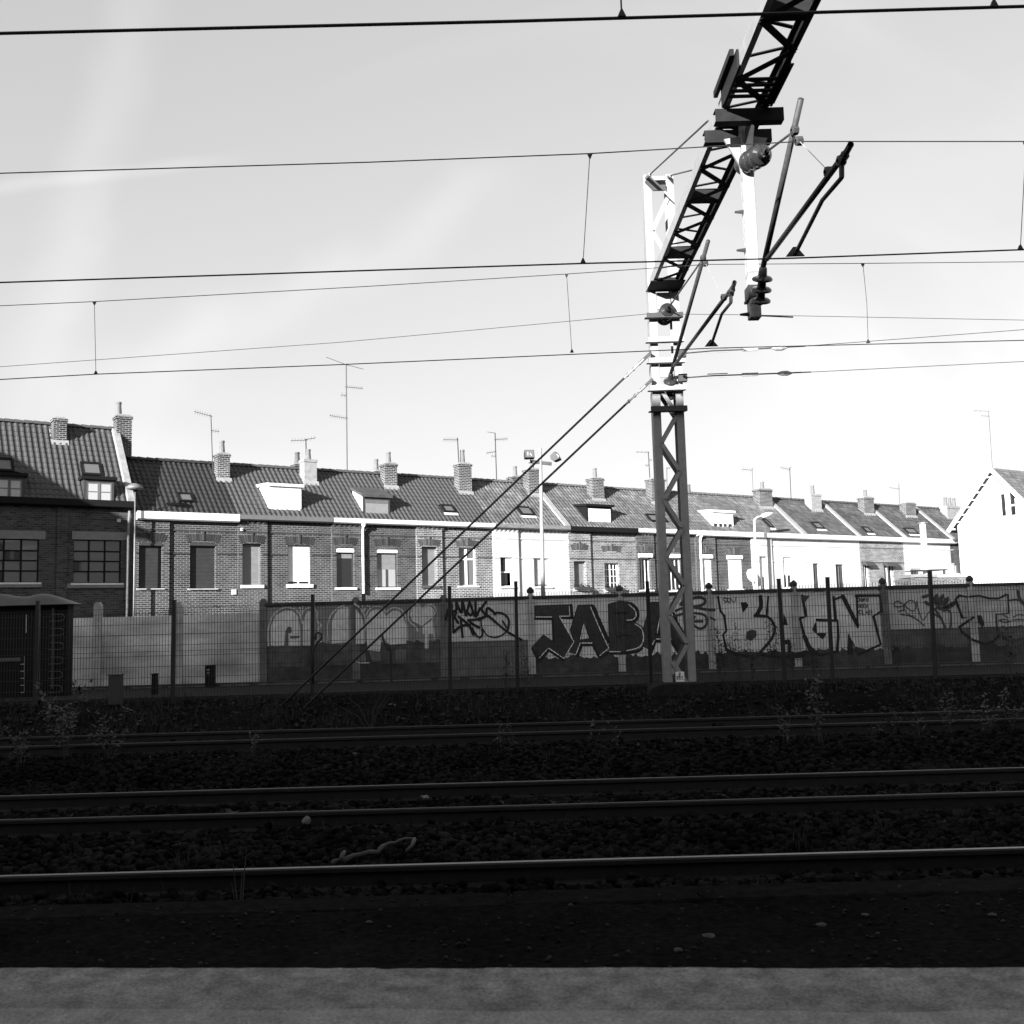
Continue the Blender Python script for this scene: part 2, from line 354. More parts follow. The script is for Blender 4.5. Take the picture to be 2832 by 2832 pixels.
# the low platform the picture is taken from: worn surface and a kerb of long concrete slabs
b = MB(); b.box(-60, 60, -3.9, 5.42, -0.3, 0.345)
plat = tag(b.build('platform', M['platform']), kind='structure')
x = -21.37
for i in range(12):
    w = 3.55; b = MB(); dz = random.uniform(-0.012, 0.012)
    b.box(x + 0.012, x + w - 0.012, 5.43 + random.uniform(0, 0.015), 5.70 + random.uniform(-0.01, 0.015), -0.22, 0.35 + dz)
    b.build('kerb_slab', M['kerb'], plat, bevel=0.012); x += w
# platform surface: real unevenness near the camera
v = []; f = []; nx, ny = 150, 70
for j in range(ny):
    for i in range(nx):
        X = -4.5 + 9.0 * i / (nx - 1); Y = 1.95 + 3.46 * j / (ny - 1)
        v.append((X, Y, 0.352 + 0.010 * math.sin(X * 3.1 + Y) * math.sin(Y * 4.3 - X) + random.uniform(0, 0.008)))
for j in range(ny - 1):
    for i in range(nx - 1): f.append((j * nx + i, j * nx + i + 1, (j + 1) * nx + i + 1, (j + 1) * nx + i))
o = np_mesh('platform_crust', v, f, M['platform'], plat, smooth=True)

# concrete parapet right before the camera
a = R(-4.7); pw = thing('parapet_wall', 'pale blotchy concrete parapet wall running along the platform in the foreground', 'wall', (0, 1.86, 0.345), a)
b = MB(local=True); b.box(-4, 4, -0.34, -0.012, 0, 0.76); b.build('wall', M['ledge'], pw)
nseg = 400; v = []; f = []
prof = ((-0.36, 0.76), (-0.36, 0.835), (-0.205, 0.853), (-0.19, 0.8535), (-0.02, 0.855), (-0.004, 0.845), (0.0, 0.76))
for i in range(nseg + 1):
    X = -4 + 8 * i / nseg; e = 0.0012 * math.sin(X * 9.1) * math.sin(X * 2.3 + 1) + random.uniform(-0.0012, 0.0008)
    if abs(X + 0.247) < 0.012: e -= 0.004
    for (yy, zz) in prof: v.append((X, yy + (e if yy > -0.03 else 0), zz + (0.4 * e if yy > -0.03 and zz > 0.8 else 0)))
k = len(prof)
for i in range(nseg):
    for j in range(k): f.append((i * k + j, i * k + (j + 1) % k, (i + 1) * k + (j + 1) % k, (i + 1) * k + j))
np_mesh('coping', v, f, M['ledge'], pw)
v = [(-4 + 8 * i / 80, yy, 0.8375 + (yy + 0.36) * 0.116) for i in range(81) for yy in (-0.362, -0.212 + 0.006 * math.sin(i * 1.7) * math.sin(i * 0.37))]
np_mesh('pale_strip', v, [(2 * i, 2 * i + 2, 2 * i + 3, 2 * i + 1) for i in range(80)], M['ledge_pale'], pw)  # slightly lighter strip on the near slope of the coping

# the station outside the picture whose shadow lies over the tracks; an unseen house added to shade the first house
st = thing('station_building', 'tall brick station building behind the platform', 'building', (-6, -9, 0.345))
b = MB(); b.box(-44, -12.5, -15, -4, 0.345, 11.3); b.build('wall', M['brick_a'], st)
b = MB(); b.box(-12.5, 18, -14, -4, 0.345, 9.7); b.build('wall', M['brick_a'], st)
b = MB(); b.prism(((-15.4, 11.3), (-3.7, 11.3), (-3.7, 11.6), (-9.5, 13.6), (-15.4, 11.6)), 'x', -44.4, -12.2); b.build('roof', M['tile_b'], st)
b = MB(); b.prism(((-14.4, 9.7), (-3.7, 9.7), (-3.7, 10.0), (-9.0, 11.6), (-14.4, 9.75)), 'x', -12.15, 18.3); b.build('roof', M['tile_b'], st)
for x in range(-40, 17, 4):
    b = MB(); b.box(x, x + 1.3, -4.0, -3.94, 1.4, 4.0); b.build('window', M['glass'], st)
nh = thing('shade_house', 'unseen brick house added left of the street to shade the first house', 'house', (-27, 31, GZ))
b = MB(); b.box(-31, -23.5, 28, 34, GZ, 9.3); b.build('wall', M['brick_b'], nh)
b = MB(); b.prism(((-31.3, 9.3), (-23.2, 9.3), (-23.2, 9.6), (-27.2, 12.2), (-31.3, 9.6)), 'y', 27.7, 34.3); b.build('roof', M['tile_b'], nh)

# ================================================================ THE HOUSE ROW
RIDGE = 2.8; EAVE = 6.68; RIDGE_Z = 9.22
def tile_mesh(w, l, n=5):                                   # one pantile: S-shaped across, thick at its lower edge; origin at its lower left corner
    v = []; f = []
    prof = [(0, 0.0), (0.18, 0.034), (0.42, 0.040), (0.62, 0.014), (0.85, -0.004), (1.04, 0.004)]
    for yy, dz in ((0, 0.022), (l * 1.08, 0.0)):
        for a, h in prof: v.append((a * w, yy, h + dz))
    k = len(prof)
    for a, h in prof: v.append((a * w, 0.0, h - 0.012))
    for i in range(k - 1): f.append((i, i + 1, k + i + 1, k + i)); f.append((2 * k + i, 2 * k + i + 1, i + 1, i))
    return v, f
TV, TF = tile_mesh(0.225, 0.30)
TILE_ME = {}
def roof_tiles(parent, w, y0, z0, y1, z1, m, individual, x0=0.0, skip=None):
    # tiles from the eave (y0,z0) to the ridge (y1,z1) in the house's own frame
    ln = math.hypot(y1 - y0, z1 - z0); rows = max(1, round(ln / 0.30)); cols = max(1, round(w / 0.225))
    sx = w / cols / 0.225; sl_ = ln / rows / 0.30; ang = math.atan2(z1 - z0, y1 - y0)
    key = (m.name,)
    if key not in TILE_ME:
        me = bpy.data.meshes.new('tile'); me.from_pydata(TV, [], TF); me.materials.append(m); TILE_ME[key] = me
    rot = Matrix.Rotation(ang, 4, 'X'); rest_v = []; rest_f = []; n = 0
    nv = np.array(TV)
    for j in range(rows):
        for i in range(cols):
            x = x0 + i * w / cols; t = j * ln / rows
            p = Vector((x, y0 + t * math.cos(ang), z0 + t * math.sin(ang)))
            if skip and any(a < x + 0.11 < b_ and c < p.y + 0.1 < d for a, b_, c, d in skip): continue
            jit = Matrix.Rotation(random.uniform(-0.02, 0.02), 4, 'Z') @ Matrix.Rotation(random.uniform(-0.025, 0.025), 4, 'X')
            mt = Matrix.Translation(p) @ rot @ jit @ Matrix.Diagonal((sx, sl_, 1, 1))
            if individual and n < 300:
                o = bpy.data.objects.new('tile', TILE_ME[key]); COL.objects.link(o); o.parent = parent; o.matrix_local = mt
            else:
                A = np.array(mt); vv = nv @ A[:3, :3].T + A[:3, 3]; b0 = len(rest_v) * len(TV)
                rest_v.append(vv); rest_f += [tuple(b0 + q for q in fc) for fc in TF]
            n += 1
    if rest_v:
        o = np_mesh('roof_tiling', np.concatenate(rest_v), rest_f, m, parent); o['kind'] = 'stuff'

def wall_face(mb, x0, x1, z0, z1, y, holes, depth=0.24):    # a wall face with real openings and their reveals
    xs = sorted({x0, x1, *[h[0] for h in holes], *[h[1] for h in holes]}); zs = sorted({z0, z1, *[h[2] for h in holes], *[h[3] for h in holes]})
    for a, b_ in zip(xs, xs[1:]):
        for c, d in zip(zs, zs[1:]):
            mx, mz = (a + b_) / 2, (c + d) / 2
            if any(h[0] < mx < h[1] and h[2] < mz < h[3] for h in holes): continue
            mb.quad((a, y, c), (b_, y, c), (b_, y, d), (a, y, d))
    for h in holes:
        a, b_, c, d = h; yy = y + depth
        mb.quad((a, y, c), (a, yy, c), (a, yy, d), (a, y, d)); mb.quad((b_, y, c), (b_, yy, c), (b_, yy, d), (b_, y, d))
        mb.quad((a, y, d), (b_, y, d), (b_, yy, d), (a, yy, d)); mb.quad((a, y, c), (b_, y, c), (b_, yy, c), (a, yy, c))

def Lb(): return MB(local=True)
def window(parent, x0, x1, z0, z1, y, kind, rv=0.16, frame='white', sill='offwhite', sillw=0.07):
    # y: wall face; the window sits rv behind it
    w = sub_empty('window', parent); yy = y + rv
    fr = M[frame]; t = 0.055
    def frame_bars(a, b_, c, d, name='frame', th=t, yo=0.0):
        f_ = Lb(); f_.box(a, a + th, yy + yo, yy + yo + 0.05, c, d); f_.box(b_ - th, b_, yy + yo, yy + yo + 0.05, c, d)
        f_.box(a + th, b_ - th, yy + yo, yy + yo + 0.05, c, c + th); f_.box(a + th, b_ - th, yy + yo, yy + yo + 0.05, d - th, d); f_.build(name, fr, w)
    def pane(a, b_, c, d, m='glass', yo=0.03):
        p = Lb(); p.box(a, b_, yy + yo, yy + yo + 0.01, c, d); p.build('pane', M[m], w)
    def shutter(a, b_, c, d, m, yo=-0.02):
        s_ = Lb(); n = max(2, int((d - c) / 0.055)); h = (d - c) / n
        for i in range(n): s_.prism(((yy + yo + 0.012, c + i * h), (yy + yo, c + i * h + 0.01), (yy + yo, c + (i + 1) * h - 0.012), (yy + yo + 0.012, c + (i + 1) * h - 0.001)), 'x', a, b_)
        s_.build('shutter', M[m], w)
    def shbox(m, h=0.17, out=0.06, ext=0.05, rnd=False):
        s_ = Lb(); zt = z1
        s_.prism(((y - out, zt - h + 0.02), (y - out + 0.02, zt - h), (yy, zt - h), (yy, zt), (y - out + 0.05, zt), (y - out, zt - 0.06)), 'x', x0 - ext, x1 + ext); s_.build('shutter_box', M[m], w)
    xm = (x0 + x1) / 2
    if kind == 'shut_dark': shutter(x0, x1, z0, z1 - 0.13, 'shutter_d'); shbox('darkpaint', 0.14, 0.02, 0.0)
    elif kind == 'shut_grey': shutter(x0, x1, z0, z1, 'shutter_g', -0.01); frame_bars(x0, x1, z0, z1)
    elif kind == 'shut_white': shutter(x0, x1, z0, z1, 'shutter_w', -0.01)
    elif kind == 'shut_white_gap':
        shutter(x0, x1, z0 + 0.16, z1, 'shutter_w', -0.01); pane(x0, x1, z0, z0 + 0.16); frame_bars(x0, xm, z0, z0 + 0.16, th=0.03); frame_bars(xm, x1, z0, z0 + 0.16, th=0.03)
    elif kind == 'box_dark':
        shbox('white', 0.20, 0.0, 0.0); fr = M['darkpaint']; frame_bars(x0, x1, z0, z1 - 0.2); pane(x0 + t, x1 - t, z0 + t, z1 - 0.46); shutter(x0 + t, x1 - t, z1 - 0.46, z1 - 0.2, 'shutter_g', 0.02)
    elif kind == 'box_two':
        shbox('white', 0.17, 0.0, 0.0); fr = M['darkpaint']; zc = z0 + (z1 - z0) * 0.48
        frame_bars(x0, x1, z0, z1 - 0.17); shutter(x0 + t, x1 - t, zc, z1 - 0.2, 'shutter_g', 0.02)
        pane(x0 + t, xm, z0 + t, zc, 'glass_c'); pane(xm, x1 - t, z0 + t, zc, 'glass_c'); q = Lb(); q.box(xm - 0.03, xm + 0.03, yy - 0.01, yy + 0.06, z0 + t, zc); q.build('mullion', fr, w)
    elif kind == 'cross':
        zc = z0 + (z1 - z0) * 0.70; frame_bars(x0, x1, z0, z1); pane(x0 + t, x1 - t, z0 + t, z1 - t, 'glass_h')
        q = Lb(); q.box(xm - 0.05, xm + 0.05, yy - 0.02, yy + 0.028, z0 + t, z1 - t); q.build('mullion', fr, w)
        q = Lb(); q.box(x0 + t, xm - 0.05, yy - 0.02, yy + 0.028, zc - 0.04, zc + 0.04); q.box(xm + 0.05, x1 - t, yy - 0.02, yy + 0.028, zc - 0.04, zc + 0.04); q.build('transom', fr, w)
    elif kind == 'half':
        zc = z0 + (z1 - z0) * 0.52; shutter(x0 + 0.02, xm, zc, z1, 'shutter_d'); shutter(xm, x1 - 0.02, zc, z1, 'shutter_w'); frame_bars(x0, x1, z0, zc); pane(x0 + t, x1 - 0.25, z0 + 0.12, zc - 0.03)
    elif kind == 'blind': frame_bars(x0, x1, z0, z1); shutter(x0 + t, x1 - t, z0 + 0.12, z1 - t, 'pale', 0.01); pane(x0 + t, x1 - t, z0 + t, z0 + 0.12)
    elif kind == 'grid':
        frame_bars(x0, x1, z0, z1); pane(x0 + t, x1 - t, z0 + t, z1 - t); q = Lb()
        for i in (1, 2, 3): xx = x0 + (x1 - x0) * i / 4; q.box(xx - (0.035 if i == 2 else 0.012), xx + (0.035 if i == 2 else 0.012), yy, yy + 0.028, z0 + t, z1 - t)
        q.build('mullion', fr, w)
        for i in (1, 2, 3): q = Lb(); zz = z0 + (z1 - z0) * i / 4; q.box(x0 + t, x1 - t, yy + 0.004, yy + 0.027, zz - 0.012, zz + 0.012); q.build('glazing_bar', fr, w)
    elif kind == 'box_tall':
        shbox('white', 0.22, 0.10, 0.07); frame_bars(x0, x1, z0, z1 - 0.22); pane(x0 + t, x1 - t, z0 + t, z1 - 0.25)
        for i in (0.36, 0.66): q = Lb(); xx = x0 + (x1 - x0) * i; q.box(xx - 0.02, xx + 0.02, yy, yy + 0.028, z0 + t, z1 - 0.25); q.build('mullion', fr, w)
    elif kind == 'box_shut': shbox('white', 0.22, 0.10, 0.05); shutter(x0, x1, z0, z1 - 0.22, 'shutter_w')
    elif kind == 'half_shut':
        zc = z0 + (z1 - z0) * 0.45; shutter(x0, x1, zc, z1, 'shutter_w'); frame_bars(x0, x1, z0, zc); pane(x0 + t, x1 - t, z0 + t, zc); q = Lb(); q.box(xm - 0.05, xm + 0.05, yy, yy + 0.028, z0, zc); q.build('mullion', fr, w)
    elif kind == 'dark':
        pane(x0 + 0.04, x1 - 0.04, z0 + 0.05, z1 - 0.04); fr = M['darkpaint']; frame_bars(x0, x1, z0, z1, th=0.045); q = Lb(); q.box(xm + 0.02, xm + 0.06, yy, yy + 0.028, z0, z1); q.build('mullion', M['midgrey'], w)
        for i in range(5): q = Lb(); zz = z0 + 0.12 + i * 0.09; q.box(x0, x1, y - 0.03, y - 0.015, zz, zz + 0.015); q.build('rail', M['darkpaint'], w)
    elif kind == 'awning':
        pane(x0 + t, x1 - t, z0 + t, z1 - 0.05); frame_bars(x0, x1, z0, z1)
        q = Lb(); q.prism(((y - 0.42, z1 - 0.12), (y - 0.42, z1 - 0.06), (y - 0.30, z1 + 0.16), (y - 0.002, z1 + 0.20), (y - 0.002, z1 - 0.02)), 'x', x0 - 0.12, x1 + 0.12); q.build('awning', M['darkpaint'], w)
        q = Lb(); q.box(xm - 0.04, xm + 0.04, yy - 0.01, yy + 0.028, z0, z1); q.build('mullion', fr, w)
    if sill:
        q = Lb(); q.box(x0 - 0.09, x1 + 0.09, y - 0.09, y + rv - 0.002, z0 - sillw, z0 - 0.002); q.build('sill', M[sill], w)
    return w
M['glass_h'] = glass_mat('net_curtain_glass', 0.12, 0.15)

def arch(parent, x0, x1, z, y, m, h=0.30, proud=0.015):     # flat arch of bricks standing fanned over an opening
    n = max(7, int((x1 - x0 + 0.24) / 0.10)) | 1; q = Lb(); a0, a1 = x0 - 0.10, x1 + 0.10; xm = (a0 + a1) / 2; r = (a1 - a0) * 1.6
    for i in range(n):
        u0 = a0 + (a1 - a0) * i / n; u1 = a0 + (a1 - a0) * (i + 1) / n; hh = h + (0.10 if i == n // 2 else 0); pr = proud + (0.03 if i == n // 2 else 0)
        zb0 = z + 0.06 * (1 - ((u0 - xm) / (a1 - a0) * 2) ** 2); zb1 = z + 0.06 * (1 - ((u1 - xm) / (a1 - a0) * 2) ** 2); sp = 1 + hh / r * 1.2; gp = 0.008
        p = ((u0 + gp, zb0), (u1 - gp, zb1), (xm + (u1 - gp - xm) * sp, zb1 + hh), (xm + (u0 + gp - xm) * sp, zb0 + hh)); q.prism(p, 'y', y - pr, y + 0.02)
    q.build('brick_arch', m, parent)

def chimney(parent, x0, x1, zt, m='brick_chim', y=2.25, d=0.55, zb=None, pots=1, pot='pot', cap='cement', poth=0.55, potx=None, base=True):
    zb = RIDGE_Z - GZ - 1.2 if zb is None else zb
    c = sub_empty('chimney', parent); q = Lb(); q.box(x0, x1, y - d / 2, y + d / 2, zb, zt - 0.14); q.build('stack', M[m], c)
    q = Lb(); q.box(x0 - 0.04, x1 + 0.04, y - d / 2 - 0.04, y + d / 2 + 0.04, zt - 0.14, zt - 0.02); q.build('collar', M[m], c)
    if cap:
        q = Lb(); q.prism(((x0 - 0.02, zt - 0.02), (x1 + 0.02, zt - 0.02), (x1 - 0.1, zt + 0.06), (x0 + 0.1, zt + 0.06)), 'y', y - d / 2, y + d / 2); q.build('cap', M[cap], c)
    for i in range(pots):
        px = (x0 + (x1 - x0) * (i + 0.5) / pots) if potx is None else potx
        q = Lb(); q.lathe((px, y, zt), (0, 0, 1), ((0, 0.14), (poth * 0.85, 0.105), (poth * 0.86, 0.125), (poth, 0.12), (poth, 0.08), (poth - 0.1, 0.08)), 10); q.build('chimney_pot', M[pot], c, smooth=False)
    if base:                                                # cement fillet where the stack meets the tiles
        sl_ = (RIDGE_Z - EAVE) / RIDGE; yb = y - d / 2; zz = EAVE - GZ + yb * sl_
        q = Lb(); q.prism(((yb - 0.12, zz - 0.06), (yb - 0.004, zz + 0.16), (yb - 0.004, zz - 0.02)), 'x', x0 - 0.08, x1 + 0.08); q.prism(((yb, zz + 0.05), (y + d / 2, zz + 0.05 + d * sl_), (y + d / 2, zz - 0.1 + d * sl_), (yb, zz - 0.1)), 'x', x0 - 0.09, x0 - 0.003); q.build('flashing', M['cement'], c)
    return c
def skylight(parent, x0, x1, y0, y1, open_=0.0, light=True):
    sl_ = (RIDGE_Z - EAVE) / RIDGE; zf = lambda y: EAVE - GZ + y * sl_ + 0.075
    c = sub_empty('roof_window', parent); q = Lb(); n = Vector((0, -sl_, 1)).normalized()
    def slab(mb, a, b_, c0, d0, h):
        P = [Vector((a, c0, zf(c0))), Vector((b_, c0, zf(c0))), Vector((b_, d0, zf(d0))), Vector((a, d0, zf(d0)))]; T = [p + n * h for p in P]; k = len(mb.v)
        mb.v += P + T; mb.f += [tuple(k + i for i in w_) for w_ in ((0, 1, 2, 3), (4, 5, 6, 7), (0, 1, 5, 4), (1, 2, 6, 5), (2, 3, 7, 6), (3, 0, 4, 7))]
    t = 0.07
    for a, b_, c0, d0 in ((x0, x0 + t, y0, y1), (x1 - t, x1, y0, y1), (x0 + t, x1 - t, y0, y0 + t), (x0 + t, x1 - t, y1 - t, y1)): slab(q, a, b_, c0, d0, 0.09)
    q.build('frame', M['blackpaint'], c); q = Lb(); slab(q, x0 + t, x1 - t, y0 + t, y1 - t, 0.05); q.build('pane', M['glass_s'], c)
    if light: q = Lb(); slab(q, x0 - 0.05, x1 + 0.05, y0 - 0.14, y0 - 0.01, 0.03); q.build('apron', M['offwhite'], c)
    return c
def dormer(parent, x0, x1, zt, yf=0.30, front='shutter_w', side='offwhite', trim='white', roof='zinc', slope=0.10, kind='shutter', zbtm=None):
    sl_ = (RIDGE_Z - EAVE) / RIDGE; zr = lambda y: EAVE - GZ + y * sl_; zb = zr(yf) - 0.05 if zbtm is None else zbtm
    yb = (zt - (EAVE - GZ) + slope * 0) / sl_ + 0.25; c = sub_empty('dormer', parent)
    for xa, xb in ((x0, x0 + 0.05), (x1 - 0.05, x1)):
        q = Lb(); q.prism(((yf + 0.04, zb), (yf + 0.04, zt), (yb, zt + slope), (yb, zr(yb) - 0.1)), 'x', xa, xb); q.build('cheek', M[side], c)
    q = Lb(); q.prism(((yf - 0.12, zt + 0.002), (yf - 0.12, zt + 0.13), (yb + 0.1, zt + 0.13 + slope), (yb + 0.1, zt + 0.002 + slope)), 'x', x0 - 0.10, x1 + 0.10); q.build('dormer_roof', M[roof], c)
    q = Lb(); q.box(x0, x0 + 0.09, yf, yf + 0.038, zb, zt); q.box(x1 - 0.09, x1, yf, yf + 0.038, zb, zt); q.box(x0 + 0.09, x1 - 0.09, yf, yf + 0.038, zt - 0.10, zt); q.build('front_frame', M[trim], c)
    a, b_, z0, z1 = x0 + 0.09, x1 - 0.09, zb + 0.02, zt - 0.10
    if kind == 'shutter':
        q = Lb(); n = int((z1 - z0) / 0.055); h = (z1 - z0) / n
        for i in range(n): q.prism(((yf + 0.035, z0 + i * h), (yf + 0.012, z0 + i * h + 0.008), (yf + 0.012, z0 + (i + 1) * h - 0.01), (yf + 0.035, z0 + (i + 1) * h - 0.001)), 'x', a, b_)
        q.build('shutter', M[front], c)
    elif kind == 'dark':
        q = Lb(); q.box(a, b_, yf + 0.02, yf + 0.036, z0, z1 - 0.16); q.build('shutter', M['shutter_g'], c); q = Lb(); q.box(a, b_, yf + 0.005, yf + 0.036, z1 - 0.158, z1); q.build('shutter_box', M['midgrey'], c)
    elif kind == 'gap':
        q = Lb(); q.box(a, b_, yf + 0.012, yf + 0.036, z0 + 0.24, z1); q.build('shutter', M[front], c); q = Lb(); q.box(a, b_, yf + 0.02, yf + 0.036, z0, z0 + 0.236); q.build('pane', M['glass'], c)
        for i in (0.25, 0.5, 0.75): q = Lb(); xx = a + (b_ - a) * i; q.box(xx - 0.05, xx + 0.05, yf + 0.005, yf + 0.019, z0, z0 + 0.236); q.build('mullion', M['white'], c)
    elif kind == 'casement':
        for k_ in (0, 1):
            aa = a + (b_ - a) * k_ / 2; bb = a + (b_ - a) * (k_ + 1) / 2
            q = Lb(); q.box(aa + 0.05, bb - 0.05, yf + 0.03, yf + 0.04, z0 + 0.06, z1 - 0.05); q.build('pane', M['glass_c2'], c)
            q = Lb(); q.box(aa, aa + 0.05, yf + 0.01, yf + 0.05, z0, z1); q.box(bb - 0.05, bb, yf + 0.01, yf + 0.05, z0, z1); q.box(aa + 0.05, bb - 0.05, yf + 0.01, yf + 0.05, z0, z0 + 0.06); q.box(aa + 0.05, bb - 0.05, yf + 0.01, yf + 0.05, z1 - 0.05, z1)
            zz = (z0 + z1) / 2; q.box(aa + 0.05, bb - 0.05, yf + 0.012, yf + 0.029, zz - 0.015, zz + 0.015); q.build('sash', M['midgrey'], c)
    return c
M['glass_c2'] = glass_mat('lace_curtain_glass', 0.36, 0.25)

class House:
    def __init__(s, xl, xr, label, wall, gut, tile='tile_a', indiv=False, bay=None, eave=EAVE, ridge=RIDGE_Z, arch_m='arch_a', guth=0.24, white=False, bayout=0.11, tiles_skip=()):
        s.s0 = row(xl * S, 1060 * S)[0]; s.s1 = row(xr * S, 1060 * S)[0]; s.w = s.s1 - s.s0
        p = ROW_O + RD * s.s0; s.o = thing('terraced_house', label, 'house', (p.x, p.y, GZ), R(ROW_A), group='terraced houses along the street behind the wall')
        s.wall = wall; s.tile = tile; s.indiv = indiv; s.e = eave - GZ; s.r = ridge - GZ; s.gut = gut; s.guth = guth; s.arch_m = arch_m; s.white = white; s.bayout = bayout
        s.bay = (row(bay * S, 1060 * S)[0] - s.s0) if bay else None; s.holes = []; s.skip = list(tiles_skip)
    def px(s, c, a, b_, off=0.0):
        q = row(*c(a, b_), off); return q[0] - s.s0, q[1] - GZ
    def rect(s, c, a0, b0, a1, b1, off=0.0):                 # x0,x1,z0,z1 in the house's frame
        x0, zt = s.px(c, a0, b0, off); x1, zb = s.px(c, a1, b1, off); return x0, x1, zb, zt
    def win(s, c, a0, b0, a1, b1, kind, **k):
        x0, x1, z0, z1 = s.rect(c, a0, b0, a1, b1); s.holes.append((x0, x1, z0, z1, kind, k)); return s
    def finish(s):
        o = s.o; b0 = s.bay if s.bay else 0; yb = -s.bayout if s.bay else 0
        q = Lb()
        ho = [h[:4] for h in s.holes]
        if s.bay:
            wall_face(q, 0, b0, 0, s.e, yb, [h for h in ho if h[1] < b0 + 0.2]); q.quad((b0, yb, 0), (b0, 0, 0), (b0, 0, s.e), (b0, yb, s.e)); q.quad((0, yb, 0), (0, 0.3, 0), (0, 0.3, s.e), (0, yb, s.e))
        wall_face(q, b0, s.w, 0, s.e, 0, [h for h in ho if h[1] >= b0 + 0.2])
        q.quad((0, 5.6, 0), (s.w, 5.6, 0), (s.w, 5.6, s.e), (0, 5.6, s.e))
        for x in (0.002, s.w - 0.002): q.quad((x, 0, 0), (x, 5.6, 0), (x, 5.6, s.e), (x, 0, s.e)); q.quad((x, 0.02, s.e), (x, 5.58, s.e), (x, RIDGE, s.r - 0.05))
        q.build('wall', M[s.wall], o)
        q = Lb(); q.box(0.1, s.w - 0.1, 0.6, 0.62, 0.1, s.e - 0.1); q.build('dark_backing', M['blackpaint'], o)  # black sheet added behind the windows for the dark of the rooms
        for (x0, x1, z0, z1, kind, k) in s.holes:
            y = yb if (s.bay and x1 < b0 + 0.2) else 0; noarch = k.pop('noarch', False); dz = k.pop('arch_up', 0.0)
            window(o, x0, x1, z0, z1, y, kind, **k)
            if not s.white and not noarch: arch(o, x0, x1, z1 + 0.02 + dz, y, M[s.arch_m])
        # string courses and dentils under the gutter
        band = M[s.wall] if s.white else M[s.arch_m]
        for zc in (s.e - 0.78, s.e - 1.75):
            for xa, xb, y in (((0, b0, yb), (b0, s.w, 0)) if s.bay else ((0, s.w, 0),)):
                segs = [(xa, xb)]
                for h in ho:
                    if h[2] - 0.1 < zc < h[3] + 0.1: segs = [t for sg in segs for t in ((sg[0], min(sg[1], h[0] - 0.05)), (max(sg[0], h[1] + 0.05), sg[1])) if t[1] > t[0]]
                for sa, sb in segs:
                    if zc > s.e - 1 or s.wall != 'brick_d':
                        q = Lb(); q.box(sa + 0.004, sb - 0.004, y - 0.028, y + 0.01, zc, zc + 0.055); q.build('string_course', band, o)
        q = Lb(); x = 0.06
        while x < s.w - 0.2:
            y = yb if x < b0 else 0; q.box(x, x + 0.12, y - 0.05, y + 0.01, s.e - 0.36, s.e - 0.27); q.box(x + 0.02, x + 0.10, y - 0.03, y + 0.01, s.e - 0.42, s.e - 0.361); x += 0.26
        dc = q.build('dentil_course', M[s.wall] if s.white else band, o); dc['kind'] = 'stuff'
        # gutter board
        if s.gut:
            q = Lb(); t = s.e - 0.04; q.prism(((-0.34, t), (-0.34, t - s.guth + 0.05), (-0.26, t - s.guth), (0.01, t - s.guth), (0.01, t - 0.05), (-0.28, t - 0.05), (-0.28, t)), 'x', 0.012, s.w - 0.012); q.build('gutter', M[s.gut], o)
        # roof: underlay, tiles, ridge tiles
        q = Lb(); q.quad((0, -0.12, s.e - 0.13), (s.w, -0.12, s.e - 0.13), (s.w, RIDGE, s.r - 0.03), (0, RIDGE, s.r - 0.03)); q.quad((0, 5.8, s.e - 0.13), (s.w, 5.8, s.e - 0.13), (s.w, RIDGE, s.r - 0.03), (0, RIDGE, s.r - 0.03)); rf = q.build('roof', M['under'], o)
        roof_tiles(rf, s.w - 0.02, -0.18, s.e - 0.13, RIDGE, s.r + 0.02, M[s.tile], s.indiv, 0.01, s.skip)
        n = max(3, round(s.w / 0.38)); me = None
        for i in range(n):
            if me is None:
                q = Lb(); L_ = s.w / n
                for (xx, rr) in ((0, 0.15), (L_ * 0.96, 0.125)):
                    for a in range(7): an = math.pi * (a / 6); q.v.append(Vector((xx, math.cos(an) * rr, math.sin(an) * rr - 0.03)))
                q.f += [(a, a + 1, 8 + a, 7 + a) for a in range(6)] + [tuple(range(7))]
                r_ = q.build('ridge_tile', M[s.tile], rf); me = r_.data
            else: r_ = bpy.data.objects.new('ridge_tile', me); COL.objects.link(r_); r_.parent = rf
            r_.location = (i * s.w / n, RIDGE, s.r + 0.04); r_.rotation_euler = (0, random.uniform(-0.03, 0.03), random.uniform(-0.03, 0.03))
        return s
    def pipe(s, xpx, m='white', v0=985, v1=1120, r=0.06, hopper=True, y=-0.12):
        x = s.px(lambda a, b_: (a * S, b_ * S), xpx, 1060)[0]; zt = s.e - 0.25; zb = s.px(lambda a, b_: (a * S, b_ * S), xpx, v1)[1]
        q = Lb(); q.tube([(x, y - 0.12, zt), (x, y - 0.02, zt - 0.3), (x, y, zt - 0.4), (x, y, zb)], r, 8); p = q.build('downpipe', M[m], s.o)
        if hopper: q = Lb(); q.lathe((x, y - 0.12, zt - 0.16), (0, 0, 1), ((0, 0.06), (0.05, 0.10), (0.18, 0.13)), 8); q.build('hopper', M[m], p)
        for i in range(3): q = Lb(); q.lathe((x, y, zb + 0.4 + i * 1.1), (0, 0, 1), ((0, r + 0.012), (0.06, r + 0.012)), 8); q.build('pipe_clip', M[m], p)
        return s
    def verge(s, x, m='cement', w=0.28, h=0.16):             # cement or rendered parapet strip up the party line
        q = Lb(); sl_ = (s.r - s.e) / RIDGE; q.prism(((-0.22, s.e - 0.10), (-0.22, s.e + h - 0.12), (RIDGE, s.r + h), (RIDGE, s.r - 0.05)), 'x', x - w / 2, x + w / 2); q.build('verge_parapet', M[m], s.o); return s
